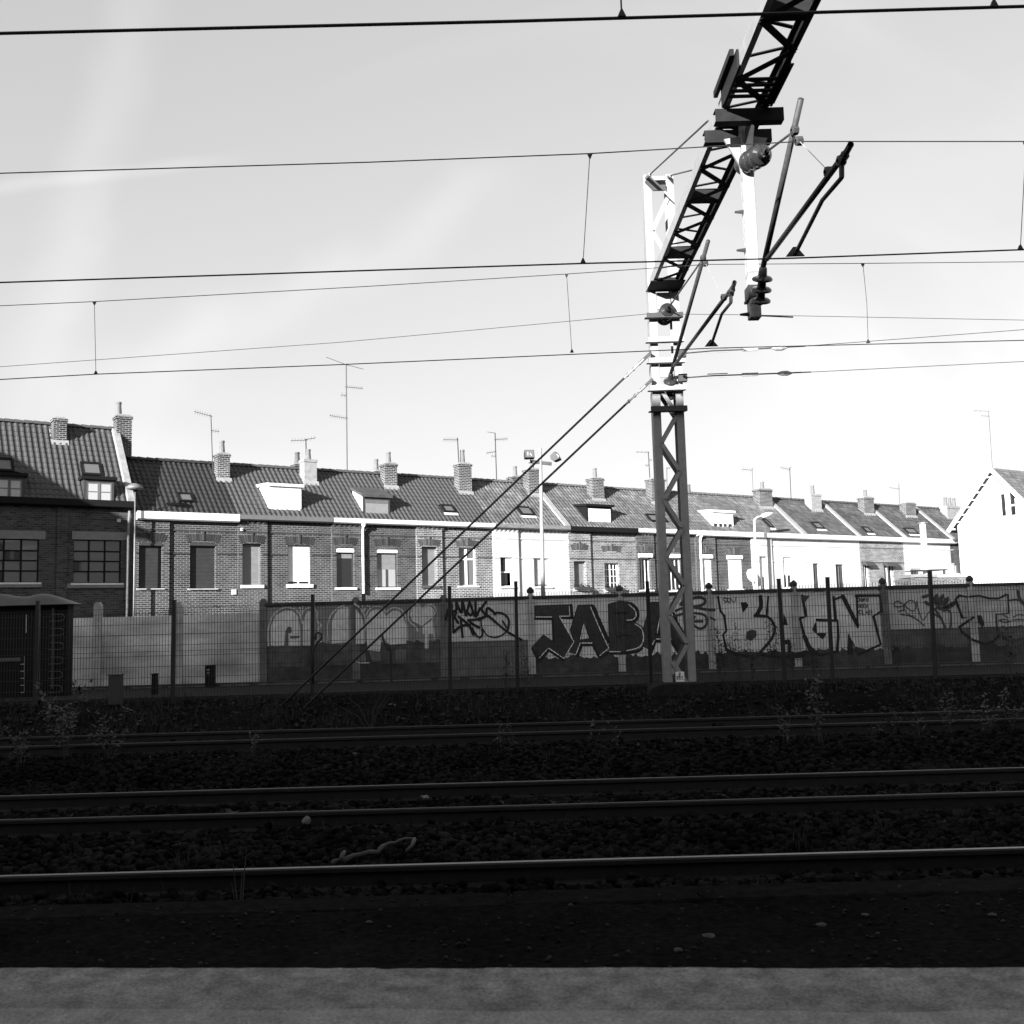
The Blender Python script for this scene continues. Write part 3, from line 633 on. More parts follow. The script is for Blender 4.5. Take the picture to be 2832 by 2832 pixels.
    def chim(s, c, a0, a1, bt, y=2.25, **k):
        x0 = s.px(c, a0, bt, y)[0]; x1 = s.px(c, a1, bt, y)[0]; zt = s.px(c, (a0 + a1) / 2, bt, y)[1]; chimney(s.o, x0, x1, zt, y=y, **k); return s
    def sky(s, c, a0, b0, a1, b1, y0, y1, **k):
        y0 = max(0.1, s.roof_y(c, a1, b1)); y1 = max(y0 + 0.3, s.roof_y(c, a0, b0)); x0 = s.px(c, a0, b0, y1)[0]; x1 = s.px(c, a1, b1, y0)[0]; skylight(s.o, x0, x1, y0, y1, **k); s.skip.append((x0, x1, y0, y1)); return s
    def roof_y(s, c, a, b_):                                  # how far up the front roof slope a picture point lies
        lo, hi = -0.5, RIDGE + 0.5; sl_ = (s.r - s.e) / RIDGE
        for _ in range(40):
            m_ = (lo + hi) / 2
            if s.px(c, a, b_, m_)[1] > s.e + m_ * sl_: lo = m_
            else: hi = m_
        return lo
    def dorm(s, c, a0, bt, a1, yf=0.30, **k):
        x0 = s.px(c, a0, bt, yf)[0]; x1, zt = s.px(c, a1, bt, yf); dormer(s.o, x0, x1, zt, yf=yf, **k); s.skip.append((x0, x1, yf - 0.15, yf + (zt - s.e) / 0.96 - 0.1)); return s
P0 = lambda a, b_: (a * S, b_ * S)

# ---- the tall first house with steel windows and two dormers
EAVE, RIDGE_Z = 7.06, 10.45
h = House(-60, 250, 'tall dark brick house with wide steel windows, tiled mansard and two dormers', 'brick_d', 'blackpaint', 'tile_a', True, eave=7.06, ridge=10.45, guth=0.30)
def steel_window(h, a0, b0, a1, b1, cols):
    x0, x1, z0, z1 = h.rect(C1, a0, b0, a1, b1); h.holes.append((x0, x1, z0, z1, 'steel', {})); h.steel = getattr(h, 'steel', []) + [(x0, x1, z0, z1, cols)]
def build_steel(h):
    for x0, x1, z0, z1, cols in h.steel:
        w = sub_empty('window', h.o); yy = 0.14
        zs = [z0, z0 + (z1 - z0) * 0.27, z0 + (z1 - z0) * 0.51, z0 + (z1 - z0) * 0.74, z1]
        for i in range(cols):
            a = x0 + (x1 - x0) * i / cols; b_ = x0 + (x1 - x0) * (i + 1) / cols
            for c, d in zip(zs, zs[1:]):
                q = Lb(); ty = random.uniform(-0.006, 0.006); tz = random.uniform(-0.005, 0.005)
                q.quad((a + 0.03, yy + 0.02 + ty, c + 0.03), (b_ - 0.03, yy + 0.02 - ty, c + 0.03), (b_ - 0.03, yy + 0.02 - ty + tz, d - 0.03), (a + 0.03, yy + 0.02 + ty + tz, d - 0.03)); q.build('pane', M['glass_r'], w)
            q = Lb(); q.box(b_ - 0.03, b_ + 0.03, yy - 0.02, yy + 0.05, z0, z1); q.build('mullion', M['blackpaint'], w)
        for zz in zs: q = Lb(); q.box(x0, x1, yy - 0.012, yy + 0.04, zz - 0.025, zz + 0.025); q.build('glazing_bar', M['blackpaint'], w)
        q = Lb(); q.box(x0 - 0.05, x0 + 0.035, yy - 0.025, yy + 0.055, z0, z1); q.build('mullion', M['blackpaint'], w)
        q = Lb(); q.box(x0 - 0.22, x1 + 0.12, -0.08, 0.12, z0 - 0.19, z0 - 0.01); q.build('sill', M['stone'], w)
        q = Lb(); q.box(x0 - 0.06, x1 + 0.22, -0.035, 0.10, z1 + 0.01, z1 + 0.33); q.build('lintel', M['stone'], w)
M['glass_r'] = glass_mat('steel_window_glass', 0.05, 0.04)
steel_window(h, -100, 1130, 292, 1465, 3); steel_window(h, 562, 1138, 922, 1470, 3)
h.white = True
# dormers: dark frames, flat roof slabs, each with a small roof light above
for a0, a1, bt in ((640, 872, 688), (-45, 190, 660)):
    yf = -0.05; x0 = h.px(C1, a0, bt, yf)[0]; x1, zt = h.px(C1, a1, bt, yf)
    dormer(h.o, x0, x1, zt, yf=yf, side='darkpaint', trim='darkpaint', roof='blackpaint', kind='casement', slope=0.02, zbtm=h.e - 0.08); h.skip.append((x0, x1, -0.3, (zt - h.e) / 1.21 + 0.1))
    ys0 = (zt + 0.16 - h.e) / 1.21 + 0.02; xs0, xs1 = x0 + 0.10, x1 - 0.28; skylight(h.o, xs0, xs1, ys0, ys0 + 0.5, light=False); h.skip.append((xs0, xs1, ys0, ys0 + 0.45))
h.finish(); build_steel(h)
chimney(h.o, h.px(C1, 400, 220, 2.4)[0], h.px(C1, 500, 220, 2.4)[0], h.px(C1, 450, 222, 2.4)[1], y=2.35, zb=h.r - 1.3, pots=0, m='brick_chim')
chimney(h.o, h.px(C1, 878, 205, 2.6)[0], h.px(C1, 996, 205, 2.6)[0], h.px(C1, 940, 200, 2.6)[1], y=2.6, zb=h.r - 1.2, pots=1, poth=0.62, base=False, potx=h.px(C1, 905, 200, 2.6)[0])
q = Lb(); q.prism(((-0.25, h.e - 0.2), (-0.25, h.e + 0.12), (RIDGE - 0.3, h.r + 0.02), (RIDGE + 0.2, h.r + 0.1), (RIDGE + 0.2, h.r - 0.6)), 'x', h.w - 0.26, h.w - 0.005); q.build('verge_parapet', M['cement'], h.o)
q = Lb(); q.prism(((0, h.e - 1.0), (0, h.e - 0.1), (RIDGE, h.r), (5.6, h.e - 0.1), (5.6, h.e - 1.0)), 'x', h.w + 0.0, h.w + 0.012); q.build('gable_wall', M['brick_d'], h.o)
x0 = h.px(C1, 432, 1100)[0]; x1 = h.px(C1, 520, 1100)[0]; q = Lb(); q.box(x0, x1, -0.06, -0.003, 0, h.e - 0.3); q.build('pilaster', M['brick_d'], h.o)
x0 = h.px(C1, 958, 1100)[0]; x1 = h.px(C1, 1008, 1100)[0]
q = Lb(); q.tube([(x0 + 0.12, -0.10, h.px(C1, 965, 920)[1]), (x0 + 0.12, -0.10, h.px(C1, 965, 940)[1]), (x0 + 0.08, -0.12, h.px(C1, 960, 1040)[1]), (x0 + 0.05, -0.12, 0.5)], 0.055, 8); q.build('downpipe', M['zinc'], h.o)
q = Lb(); x0, x1, z0, z1 = h.rect(C1, 892, 980, 920, 1005); q.box(x0, x1, -0.06, -0.003, z0, z1); q.build('vent_box', M['pale'], h.o)
EAVE, RIDGE_Z = 6.68, 9.22

def H(*a, **k): return House(*a, eave=EAVE, ridge=RIDGE_Z, **k)
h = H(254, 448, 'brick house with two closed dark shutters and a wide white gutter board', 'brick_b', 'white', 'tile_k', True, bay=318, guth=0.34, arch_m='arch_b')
h.win(C1, 1055, 1160, 1230, 1512, 'shut_dark', sill='pale', sillw=0.04).win(C1, 1450, 1160, 1645, 1512, 'shut_dark', sill='pale', sillw=0.04)
h.sky(C1, 1345, 800, 1480, 870, 0.35, 1.05, light=False).chim(C1, 1648, 1740, 488, y=2.1, m='brick_chim', cap='cement', poth=0.62)
h.finish()
x, z = h.px(C1, 1785, 1540); q = Lb(); q.box(x - 0.10, x + 0.08, -0.09, -0.002, z - 0.1, z + 0.12); q.build('meter_box', M['pale'], h.o)

h = H(448, 625, 'brick house with tall pale shutters and a white boxy dormer', 'brick_b', 'midgrey', 'tile_a', True, bay=503, arch_m='arch_b')
h.win(C2, 220, 1140, 388, 1508, 'shut_grey', rv=0.22, sill='offwhite', sillw=0.13).win(C2, 632, 1150, 835, 1500, 'shut_white_gap', rv=0.14, sill='offwhite', sillw=0.15)
h.dorm(C2, 460, 640, 750, front='shutter_w', side='offwhite', trim='white', roof='offwhite')
h.chim(C2, 757, 868, 392, y=2.2, m='cement', cap=None, poth=0.5).chim(C2, 680, 750, 435, y=3.3, m='brick_b', poth=0.6, pot='pot_dark', base=False)
h.finish(); x, z = h.px(C2, 210, 1000); q = Lb(); q.lathe((x, -0.13, z - 0.08), (0, -1, 0.2), ((0, 0.06), (0.02, 0.07), (0.06, 0.07), (0.08, 0.03)), 8); q.build('wall_lamp', M['white'], h.o)

M['brick_d2'] = brick_mat('brick_smoky', 0.045, 0.13)
h = H(625, 785, 'brick house with a white downpipe, white shutter boxes and a lean-to dormer', 'brick_d2', 'offwhite', 'tile_a', indiv=True, bay=680, arch_m='arch_b')
h.win(C2, 1055, 1178, 1215, 1530, 'box_dark', rv=0.12, sill='white', sillw=0.10, arch_up=0.12).win(C2, 1425, 1188, 1612, 1530, 'box_two', rv=0.12, sill='white', sillw=0.10, arch_up=0.12)
h.dorm(C2, 1300, 735, 1540, kind='dark', side='offwhite', trim='darkpaint', roof='tile_a', slope=0.5)
h.chim(C2, 1475, 1580, 430, y=2.2, poth=0.6).chim(C2, 1390, 1445, 495, y=3.4, poth=0.62, base=False)
h.finish().pipe(683)

h = H(785, 930, 'light brick house with brick sills and tall white-framed windows', 'brick_c', 'offwhite', 'tile_a', indiv=True, bay=833)
h.win(C3, 40, 1005, 185, 1350, 'shut_grey', rv=0.22, sill='arch_a', sillw=0.12).win(C3, 380, 1010, 545, 1355, 'cross', rv=0.16, sill='white', sillw=0.06)
h.sky(C3, 215, 650, 360, 720, 0.45, 1.15).chim(C3, 362, 470, 270, y=2.1, poth=0.75)
h.finish()
h = H(930, 1072, 'white rendered house with a weathered wooden gutter and half-drawn shutter', 'render', 'woodgrey', 'tile_c', bay=977, white=True)
h.win(C3, 742, 1100, 860, 1362, 'half', rv=0.14, sill='white').win(C3, 1050, 1105, 1198, 1362, 'blind', rv=0.14, sill='white')
h.sky(C3, 890, 665, 1060, 745, 0.30, 1.0).chim(C3, 978, 1090, 318, y=2.2, poth=0.4).chim(C3, 838, 930, 385, y=3.3, poth=0.6, base=False)
h.finish().verge(h.w - 0.12, w=0.34)
h = H(1072, 1200, 'brick house with a black gutter, black dormer and window boxes', 'brick_e', 'blackpaint', 'tile_c', bay=1113, guth=0.30)
h.win(C3, 1395, 1135, 1512, 1380, 'shut_grey', rv=0.24, sill='white', sillw=0.12, arch_up=0.55).win(C3, 1680, 1145, 1820, 1385, 'grid', rv=0.2, sill='white', sillw=0.12, arch_up=0.55)
h.dorm(C3, 1520, 655, 1745, side='blackpaint', trim='blackpaint', roof='blackpaint', front='shutter_w').chim(C3, 1545, 1645, 400, y=2.1, poth=0.6)
h.finish()
for a0, a1, b_ in ((1405, 1530, 1385), (1690, 1830, 1390)):
    x0, z = h.px(C3, a0, b_, -0.15); x1 = h.px(C3, a1, b_, -0.15)[0]; n = 260; cx = rng.uniform(x0, x1, n); yo = -h.bayout if x1 < h.bay + 0.2 else 0
    q = Lb(); q.box(x0, x1, yo - 0.30, yo - 0.10, z - 0.02, z + 0.12); fb = q.build('flower_box', M['darkpaint'], h.o)
    q = Lb()
    for i in range(90):
        c = Vector((random.uniform(x0, x1), yo - 0.2 + random.uniform(-0.12, 0.12), z + 0.12 + abs(random.gauss(0, 0.08)))); d = Vector((random.uniform(-1, 1), random.uniform(-1, 1), random.uniform(-0.4, 1))).normalized() * 0.06; e = d.cross(Vector((0, 0.3, 1))).normalized() * 0.03; q.quad(c - d, c + e, c + d, c - e)
    q.build('box_plants', M['leaf'], fb)['kind'] = 'stuff'

h = H(1200, 1312, 'dark brick house with rounded white shutter boxes and white window strips', 'brick_b', 'white', 'tile_c', bay=1233)
h.win(C4, 205, 905, 322, 1230, 'box_tall', rv=0.2, sill='white', arch_up=0.05).win(C4, 468, 908, 600, 1235, 'box_tall', rv=0.14, sill='white', arch_up=0.05)
h.sky(C4, 270, 570, 470, 640, 0.35, 1.0, light=False).chim(C4, 300, 420, 245, y=2.1, pots=0)
h.finish()
h = H(1312, 1418, 'brown brick house with fully closed white shutters and a white dormer', 'brick_b', 'white', 'tile_c', bay=1349, guth=0.30)
h.win(C4, 752, 915, 862, 1225, 'box_shut', rv=0.1, sill='offwhite').win(C4, 1002, 920, 1140, 1220, 'box_shut', rv=0.04, sill='offwhite')
h.dorm(C4, 868, 545, 1052, kind='gap', side='white', trim='white', roof='white').chim(C4, 640, 680, 370, y=3.2, pots=1, pot='pot_dark', base=False)
h.finish().pipe(1348 - 28, v1=1120, r=0.07)
h = H(1418, 1520, 'white rendered house with half-closed shutters beside the tall lamp post', 'render', 'white', 'tile_c', bay=1455, white=True, guth=0.30)
h.win(C4, 1275, 930, 1360, 1245, 'half_shut', rv=0.22, sill='white').win(C4, 1497, 938, 1590, 1210, 'half_shut', rv=0.1, sill='white')
h.sky(C4, 1310, 610, 1420, 690, 0.35, 1.0).chim(C4, 1258, 1370, 335, y=2.2, poth=0.5)
h.finish().verge(h.w - 0.15, w=0.36)
q = Lb(); x, z = h.px(C4, 1215, 1100, -0.4); q.lathe((x, -0.45, z), (0.05, -1, 0.25), ((0.10, 0.02), (0.09, 0.16), (0.04, 0.30), (0.0, 0.40), (-0.012, 0.40), (0.03, 0.29), (0.07, 0.12)), 20); dsh = q.build('satellite_dish', M['white'], h.o); q = Lb(); q.bar((x, -0.40, z - 0.1), (x + 0.1, -0.02, z - 0.15), 0.05); q.build('bracket', M['zinc'], dsh)
h = H(1520, 1623, 'white rendered house with two narrow dark windows', 'render', 'white', 'tile_a', white=True, guth=0.30)
h.win(C5, 52, 992, 118, 1225, 'dark', rv=0.14, sill='white').win(C5, 253, 1000, 340, 1225, 'dark', rv=0.14, sill='white')
h.sky(C5, 30, 640, 160, 700, 0.35, 0.95).chim(C5, 5, 95, 378, y=2.2, m='cement', cap=None, poth=0.6)
h.finish().verge(h.w - 0.12, w=0.30)
h = H(1623, 1706, 'pale brick house with dark awnings over its two windows', 'brick_e', 'white', 'tile_b', guth=0.30)
h.win(C5, 497, 1000, 567, 1240, 'awning', rv=0.16, sill=None, noarch=True).win(C5, 682, 1005, 782, 1238, 'awning', rv=0.16, sill=None, noarch=True)
h.sky(C5, 480, 680, 590, 735, 0.30, 0.95).chim(C5, 478, 562, 408, y=2.1, poth=0.55)
h.finish()
h = H(1706, 1800, 'white rendered house with a blank upper wall beside the flue pipe', 'render', 'white', 'tile_b', white=True, guth=0.30)
h.win(C5, 920, 1045, 1010, 1100, 'dark', rv=0.14, sill='white').sky(C5, 850, 690, 1000, 745, 0.35, 1.0).chim(C5, 850, 935, 458, y=2.1, pots=0)
h.finish().verge(0.1, w=0.3).verge(h.w - 0.15, w=0.36)
h = H(1800, 1900, 'dark brick house at the far end half hidden by the white gable house', 'brick_b', 'offwhite', 'tile_a')
h.win(C5, 1285, 1000, 1340, 1080, 'cross', rv=0.12, sill='white', noarch=True).chim(C5, 1215, 1330, 490, y=2.2, m='cement', pots=3, poth=0.7)
h.finish()

# ---- white gable house on the near side of the street
ap = at(2748, 1305, 68); fe = at(2640, 1464, 70.2)
gh = thing('gable_house', 'bright white gabled house with a timbered verge and small attic window', 'house', (ap.x, ap.y, GZ), R(ROW_A))
# own frame: x along the ridge (receding), y from the near eave to the far eave is +y ; gable face at x=0
hw = 2.9; zr = ap.z - GZ; ze = fe.z - GZ + 0.25
q = Lb(); wy, wz = at(2771, 1400, 67), at(2771, 1433, 67)
aw0, aw1, az0, az1 = -1.35, -0.15, zr - 3.05, zr - 1.55
def gable_wall(q, holes):
    # left part, right part and middle strips round the attic window
    q.f = q.f
    zs = lambda y: ze + (zr - ze) * (1 - abs(y) / hw)
    ys = [-hw, aw0, aw1, 0, hw]
    for a_, b_ in zip(ys, ys[1:]):
        if (a_, b_) == (aw0, aw1):
            q.quad((0, a_, 0), (0, b_, 0), (0, b_, az0), (0, a_, az0)); q.quad((0, a_, az1), (0, b_, az1), (0, b_, zs(b_)), (0, a_, zs(a_)))
            for y_ in (a_, b_): q.quad((0, y_, az0), (0.18, y_, az0), (0.18, y_, az1), (0, y_, az1))
            q.quad((0, a_, az0), (0, b_, az0), (0.18, b_, az0), (0.18, a_, az0)); q.quad((0, a_, az1), (0, b_, az1), (0.18, b_, az1), (0.18, a_, az1))
        else: q.quad((0, a_, 0), (0, b_, 0), (0, b_, zs(b_)), (0, a_, zs(a_)))
gable_wall(q, None); q.quad((0, -hw, 0), (9, -hw, 0), (9, -hw, ze), (0, -hw, ze)); q.quad((0, hw, 0), (9, hw, 0), (9, hw, ze), (0, hw, ze)); q.quad((9, -hw, 0), (9, hw, 0), (9, hw, ze), (9, 0, zr), (9, -hw, ze)); q.build('wall', M['render'], gh)
w = sub_empty('window', gh); q = Lb(); q.box(0.12, 0.13, aw0, aw1, az0, az1); q.build('pane', M['glass'], w)
q = Lb(); q.box(0.06, 0.119, aw0, aw0 + 0.08, az0, az1); q.box(0.06, 0.119, aw1 - 0.16, aw1, az0, az1); q.box(0.06, 0.119, aw0 + 0.08, aw1 - 0.16, az0, az0 + 0.06); q.box(0.02, 0.119, aw0 + 0.42, aw0 + 0.72, az0 + 0.06, az1); q.box(0.05, 0.119, aw0 + 0.08, aw0 + 0.42, az0 + 0.66, az0 + 0.76); q.build('frame', M['white'], w)
q = Lb(); q.box(-0.03, 0.01, -hw + 0.1, hw - 0.1, ze - 0.25, ze - 0.08); q.build('string_band', M['offwhite'], gh)
rf = None
for sgn in (-1, 1):
    q = Lb(); e = 0.45; dz = (zr - ze) / hw
    q.v += [Vector(p) for p in ((-0.35, 0, zr + 0.22), (9.3, 0, zr + 0.22), (9.3, sgn * (hw + e), ze - e * dz + 0.22), (-0.35, sgn * (hw + e), ze - e * dz + 0.22), (-0.35, 0, zr + 0.08), (9.3, 0, zr + 0.08), (9.3, sgn * (hw + e), ze - e * dz + 0.08), (-0.35, sgn * (hw + e), ze - e * dz + 0.08))]
    q.f += [(0, 1, 2, 3), (7, 6, 5, 4), (0, 3, 7, 4), (1, 5, 6, 2), (2, 6, 7, 3), (0, 4, 5, 1)]; r_ = q.build('roof', M['under'], gh)
    q = Lb(); q.bar((-0.42, sgn * 0.02, zr + 0.17), (-0.42, sgn * (hw + e), ze - e * dz + 0.15), 0.12, 0.24, up=(0, 0, 1)); q.build('bargeboard', M['white'], gh)
    for i in range(8):
        y = sgn * (0.3 + i * 0.40); z = zr - dz * abs(y); q = Lb(); q.box(-0.34, -0.004, y - 0.05, y + 0.05, z - 0.04, z + 0.05); q.build('purlin_end', M['white'], gh)
    # tiles
    if sgn == -1:
        A = math.atan2(zr - ze, hw); q = Lb(); rest_v = []; rest_f = []; nv = np.array(TV); ln = math.hypot(hw + e, (hw + e) * dz)
        for j in range(int(ln / 0.3)):
            for i in range(int(9.6 / 0.225)):
                t = j * 0.3; mt = Matrix.Translation((-0.33 + i * 0.225, -(hw + e) + t * math.cos(A), ze - e * dz + 0.23 + t * math.sin(A))) @ Matrix.Rotation(A, 4, 'X') @ Matrix.Rotation(random.uniform(-.02, .02), 4, 'Z')
                B = np.array(mt); b0 = len(rest_v) * len(TV); rest_v.append(nv @ B[:3, :3].T + B[:3, 3]); rest_f += [tuple(b0 + k for k in fc) for fc in TF]
        o = np_mesh('roof_tiling', np.concatenate(rest_v), rest_f, M['tile_c'], r_); o['kind'] = 'stuff'

# ---- low brick outbuilding with flue before the far houses
a0 = at(2520, 1600, 60); a1 = at(2672, 1594, 60)
ob = thing('outbuilding', 'low brick outbuilding with a pale coping and a tall pale flue', 'shed', ((a0.x + a1.x) / 2, 60, GZ))
zt = at(2600, 1596, 60).z
q = MB(); q.box(a0.x, a1.x + 0.1, 60, 62.5, GZ, zt - 0.02); q.build('wall', M['brick_a'], ob)
xm = at(2592, 1590, 60).x
q = MB(); q.box(xm, a1.x + 0.25, 59.9, 62.6, zt, zt + 0.12); q.build('coping', M['offwhite'], ob)
q = MB(); q.box(a0.x - 0.05, xm - 0.01, 59.92, 62.55, zt + 0.02, zt + 0.20); q.build('coping', M['woodgrey'], ob)
fx = at(2558, 1540, 61).x; fz1 = at(2554, 1448, 61).z
q = MB(); q.tube([(fx, 61, zt), (fx, 61, fz1)], 0.17, 10); fl = q.build('flue', M['white'], ob)
q = MB(); q.lathe((fx, 61, fz1), (0, 0, 1), ((0, 0.17), (0, 0.3), (0.06, 0.3), (0.1, 0.05)), 10); q.build('cowl', M['zinc'], fl)
q = MB(); q.box(fx - 0.9, fx + 0.95, 60.2, 61.9, zt + 0.42, zt + 0.47); q.build('canopy_slab', M['darkpaint'], ob)
for sx in (-0.8, 0.8): q = MB(); q.box(fx + sx - 0.05, fx + sx + 0.05, 60.3, 60.4, zt + 0.1, zt + 0.42); q.build('post', M['darkpaint'], ob)

# ---- roof aerials
def antenna(u0, v0, u1, v1, off, label, booms, free=None, r=0.022):
    if free is None:
        s0, z0 = row(u0, v0, off); s1, z1 = row(u1, v1, off); bp = row_pt(s0, off, z0); tp = row_pt(s1, off, z1); ux = RD
    else: bp = at(u0, v0, free); tp = at(u1, v1, free); ux = Vector((1, 0, 0))
    a = thing('roof_antenna', label, 'antenna', bp - Vector((0, 0, 0.25)), group='television aerials on the roofs')
    q = MB(); q.tube([bp - Vector((0, 0, 0.25)), tp], r, 5); q.build('pole', M['galv_dark'], a)
    for fr, dx, dz, n, el in booms:                          # position on pole, boom vector, elements
        p = bp.lerp(tp, fr); e = p + ux * dx + Vector((0, 0, dz)); q = MB(); q.tube([p - (e - p) * 0.08, e], 0.013, 4); bo = q.build('boom', M['galv_dark'], a)
        per = Vector((0.35, -0.5, 0.8)).normalized(); q = MB()
        for i in range(n):
            c = p.lerp(e, (i + 0.6) / n); q.tube([c - per * el, c + per * el], 0.006, 3)
        if n: o = q.build('elements', M['galv_dark'], a); o['kind'] = 'stuff'
    return a
antenna(402 * S, 888 * S, 398 * S, 783 * S, 2.3, 'short aerial strapped to the first rendered chimney, pointing left', [(0.98, -0.75, 0.14, 7, 0.12), (0.72, 0.35, -0.02, 3, 0.12)])
antenna(655 * S, 900 * S, 653 * S, 688 * S, 2.9, 'tallest aerial with several stacked booms rising above the white dormer', [(1.0, -1.05, 0.25, 0, 0), (1.0, 0.95, -0.12, 0, 0), (0.8, 0.9, 0.02, 9, 0.10), (0.72, -0.3, 0.02, 2, 0.15), (0.52, -0.9, 0.06, 9, 0.12)], r=0.03)
antenna(578 * S, 852 * S, 577 * S, 828 * S, 2.2, 'small aerial on the square rendered chimney', [(0.9, -0.75, -0.08, 5, 0.12), (0.95, 0.5, 0.12, 3, 0.12)], r=0.03)
antenna(868 * S, 905 * S, 863 * S, 826 * S, 2.0, 'aerial beside the tall chimney of the light brick house', [(0.95, -0.85, -0.05, 8, 0.14)], r=0.03)
antenna(937 * S, 905 * S, 934 * S, 817 * S, 2.9, 'aerial with two opposed booms on the ridge behind the floodlight', [(1.0, -0.5, 0.02, 0, 0), (0.86, 0.8, 0.1, 8, 0.12), (0.6, -0.6, -0.12, 5, 0.1), (0.5, -0.3, 0.0, 2, 0.1)], r=0.03)
antenna(1227 * S, 915 * S, 1223 * S, 852 * S, 2.3, 'aerial on the chimney directly behind the lattice mast', [(0.98, -0.95, -0.05, 3, 0.1), (0.75, 0.25, 0.0, 2, 0.12), (0.58, -0.3, 0.02, 2, 0.12)], r=0.03)
antenna(1259 * S, 945 * S, 1258 * S, 882 * S, 2.9, 'thin small aerial seen through the lattice mast', [(0.98, 0.3, 0.02, 2, 0.1), (0.6, -0.4, 0.12, 3, 0.1)])
antenna(1422 * S, 945 * S, 1419 * S, 885 * S, 3.0, 'faint thin aerial behind the ridge near the street lamp', [(0.96, -0.95, 0.02, 5, 0.18), (1.0, 0.15, 0.1, 0, 0)], r=0.015)
antenna(1493 * S, 950 * S, 1490 * S, 883 * S, 3.0, 'aerial with a comb-like boom behind the two rendered chimneys', [(0.96, -0.9, 0.08, 6, 0.2), (1.0, 0.2, 0.1, 0, 0)], r=0.03)
antenna(1697 * S, 965 * S, 1696 * S, 912 * S, 3.0, 'far thin aerial above the roofs near the white gable house', [(0.8, -1.1, 0.05, 4, 0.12)], r=0.02)
antenna(2746, 1318, 2734, 1137, 0, 'tall thin pale aerial on the gable tip of the white house', [(1.0, -1.0, 0.05, 3, 0.1), (0.92, -0.5, 0.06, 3, 0.1)], free=68.3, r=0.02)

# ---- lamps in the street
def onrow(u, v, off): s_, z_ = row(u, v, off); return row_pt(s_, off, z_)
pt = at(1495, 1262, 30.0); pb = Vector((at(1500, 1660, 30.0).x, 30.0, GZ))
fl = thing('floodlight_pole', 'slim pole with two square floodlights on a crossbar behind the wall', 'floodlight', pb)
q = MB(); q.tube([pb, Vector((pt.x, 30, pt.z + 0.25))], 0.075, 10, r2=0.045); q.build('pole', M['galv'], fl, smooth=True)
a0 = at(1462, 1276, 30); a1 = at(1526, 1283, 30)
q = MB(); q.bar(a0, a1, 0.08, 0.09); q.build('crossbar', M['galv_dark'], fl)
for c, rzd, tilt in ((at(1463, 1260, 29.85), 0.15, -0.35), (at(1535, 1266, 29.9), 1.15, -0.5)):
    mt = Matrix.Translation(c) @ Matrix.Rotation(rzd, 4, 'Z') @ Matrix.Rotation(tilt, 4, 'X'); q = MB(); n0 = 0
    q.prism(((-0.11, -0.13), (-0.11, 0.13), (0.06, 0.10), (0.10, 0.0), (0.06, -0.10)), 'x', -0.14, 0.14); q.v = [mt @ v_ for v_ in q.v]; hd = q.build('lamp_head', M['darkpaint'], fl)
    q = MB(); q.box(-0.12, 0.12, -0.118, -0.112, -0.11, 0.11); q.v = [mt @ v_ for v_ in q.v]; q.build('lens', M['glass_s'], hd)
    q = MB(); q.tube([mt @ Vector((-0.05, -0.122, 0.05)), mt @ Vector((-0.05, -0.122, -0.06)), mt @ Vector((0.02, -0.122, 0.01)), mt @ Vector((0.06, -0.122, -0.07))], 0.008, 4); q.build('lamp_tube', M['white'], hd)
    q = MB(); q.bar(c - Vector((0, 0, 0.2)), c, 0.05, 0.03); q.build('bracket', M['galv'], fl)
pb = onrow(372, 1520, -0.5); tp = onrow(374, 1345, -0.5)
ln = thing('street_lamp', 'street lamp with a domed head standing between the tall house and the white gutter', 'street lamp', (pb.x, pb.y, GZ))
q = MB(); q.tube([(pb.x, pb.y, GZ), (tp.x, tp.y, tp.z - 0.15)], 0.045, 8, r2=0.03); q.build('pole', M['zinc'], ln, smooth=True)
q = MB(); q.lathe((tp.x + 0.05, tp.y - 0.2, tp.z - 0.18), (0, 0, 1), ((0, 0.16), (0.04, 0.30), (0.10, 0.33), (0.20, 0.24), (0.27, 0.08), (0.28, 0.0)), 14); q.build('lamp_head', M['zinc'], ln, smooth=True)
pb = onrow(2088, 1560, -1.2); t1 = onrow(2086, 1438, -1.2); t2 = onrow(2092, 1432, -1.2); t3 = onrow(2120, 1424, -1.2)
ln = thing('street_lamp', 'slender pale street lamp with a bent arm before the white houses', 'street lamp', (pb.x, pb.y, GZ))
q = MB(); q.tube([(pb.x, pb.y, GZ), t1, t2, t3], 0.07, 8); q.build('pole', M['pale'], ln, smooth=True)
d = (t3 - t2).normalized(); q = MB(); q.lathe(t3 - d * 0.5, d, ((0, 0.05), (0.15, 0.13), (0.6, 0.14), (0.95, 0.09), (1.05, 0.02)), 10); q.build('lamp_head', M['white'], ln, smooth=True)

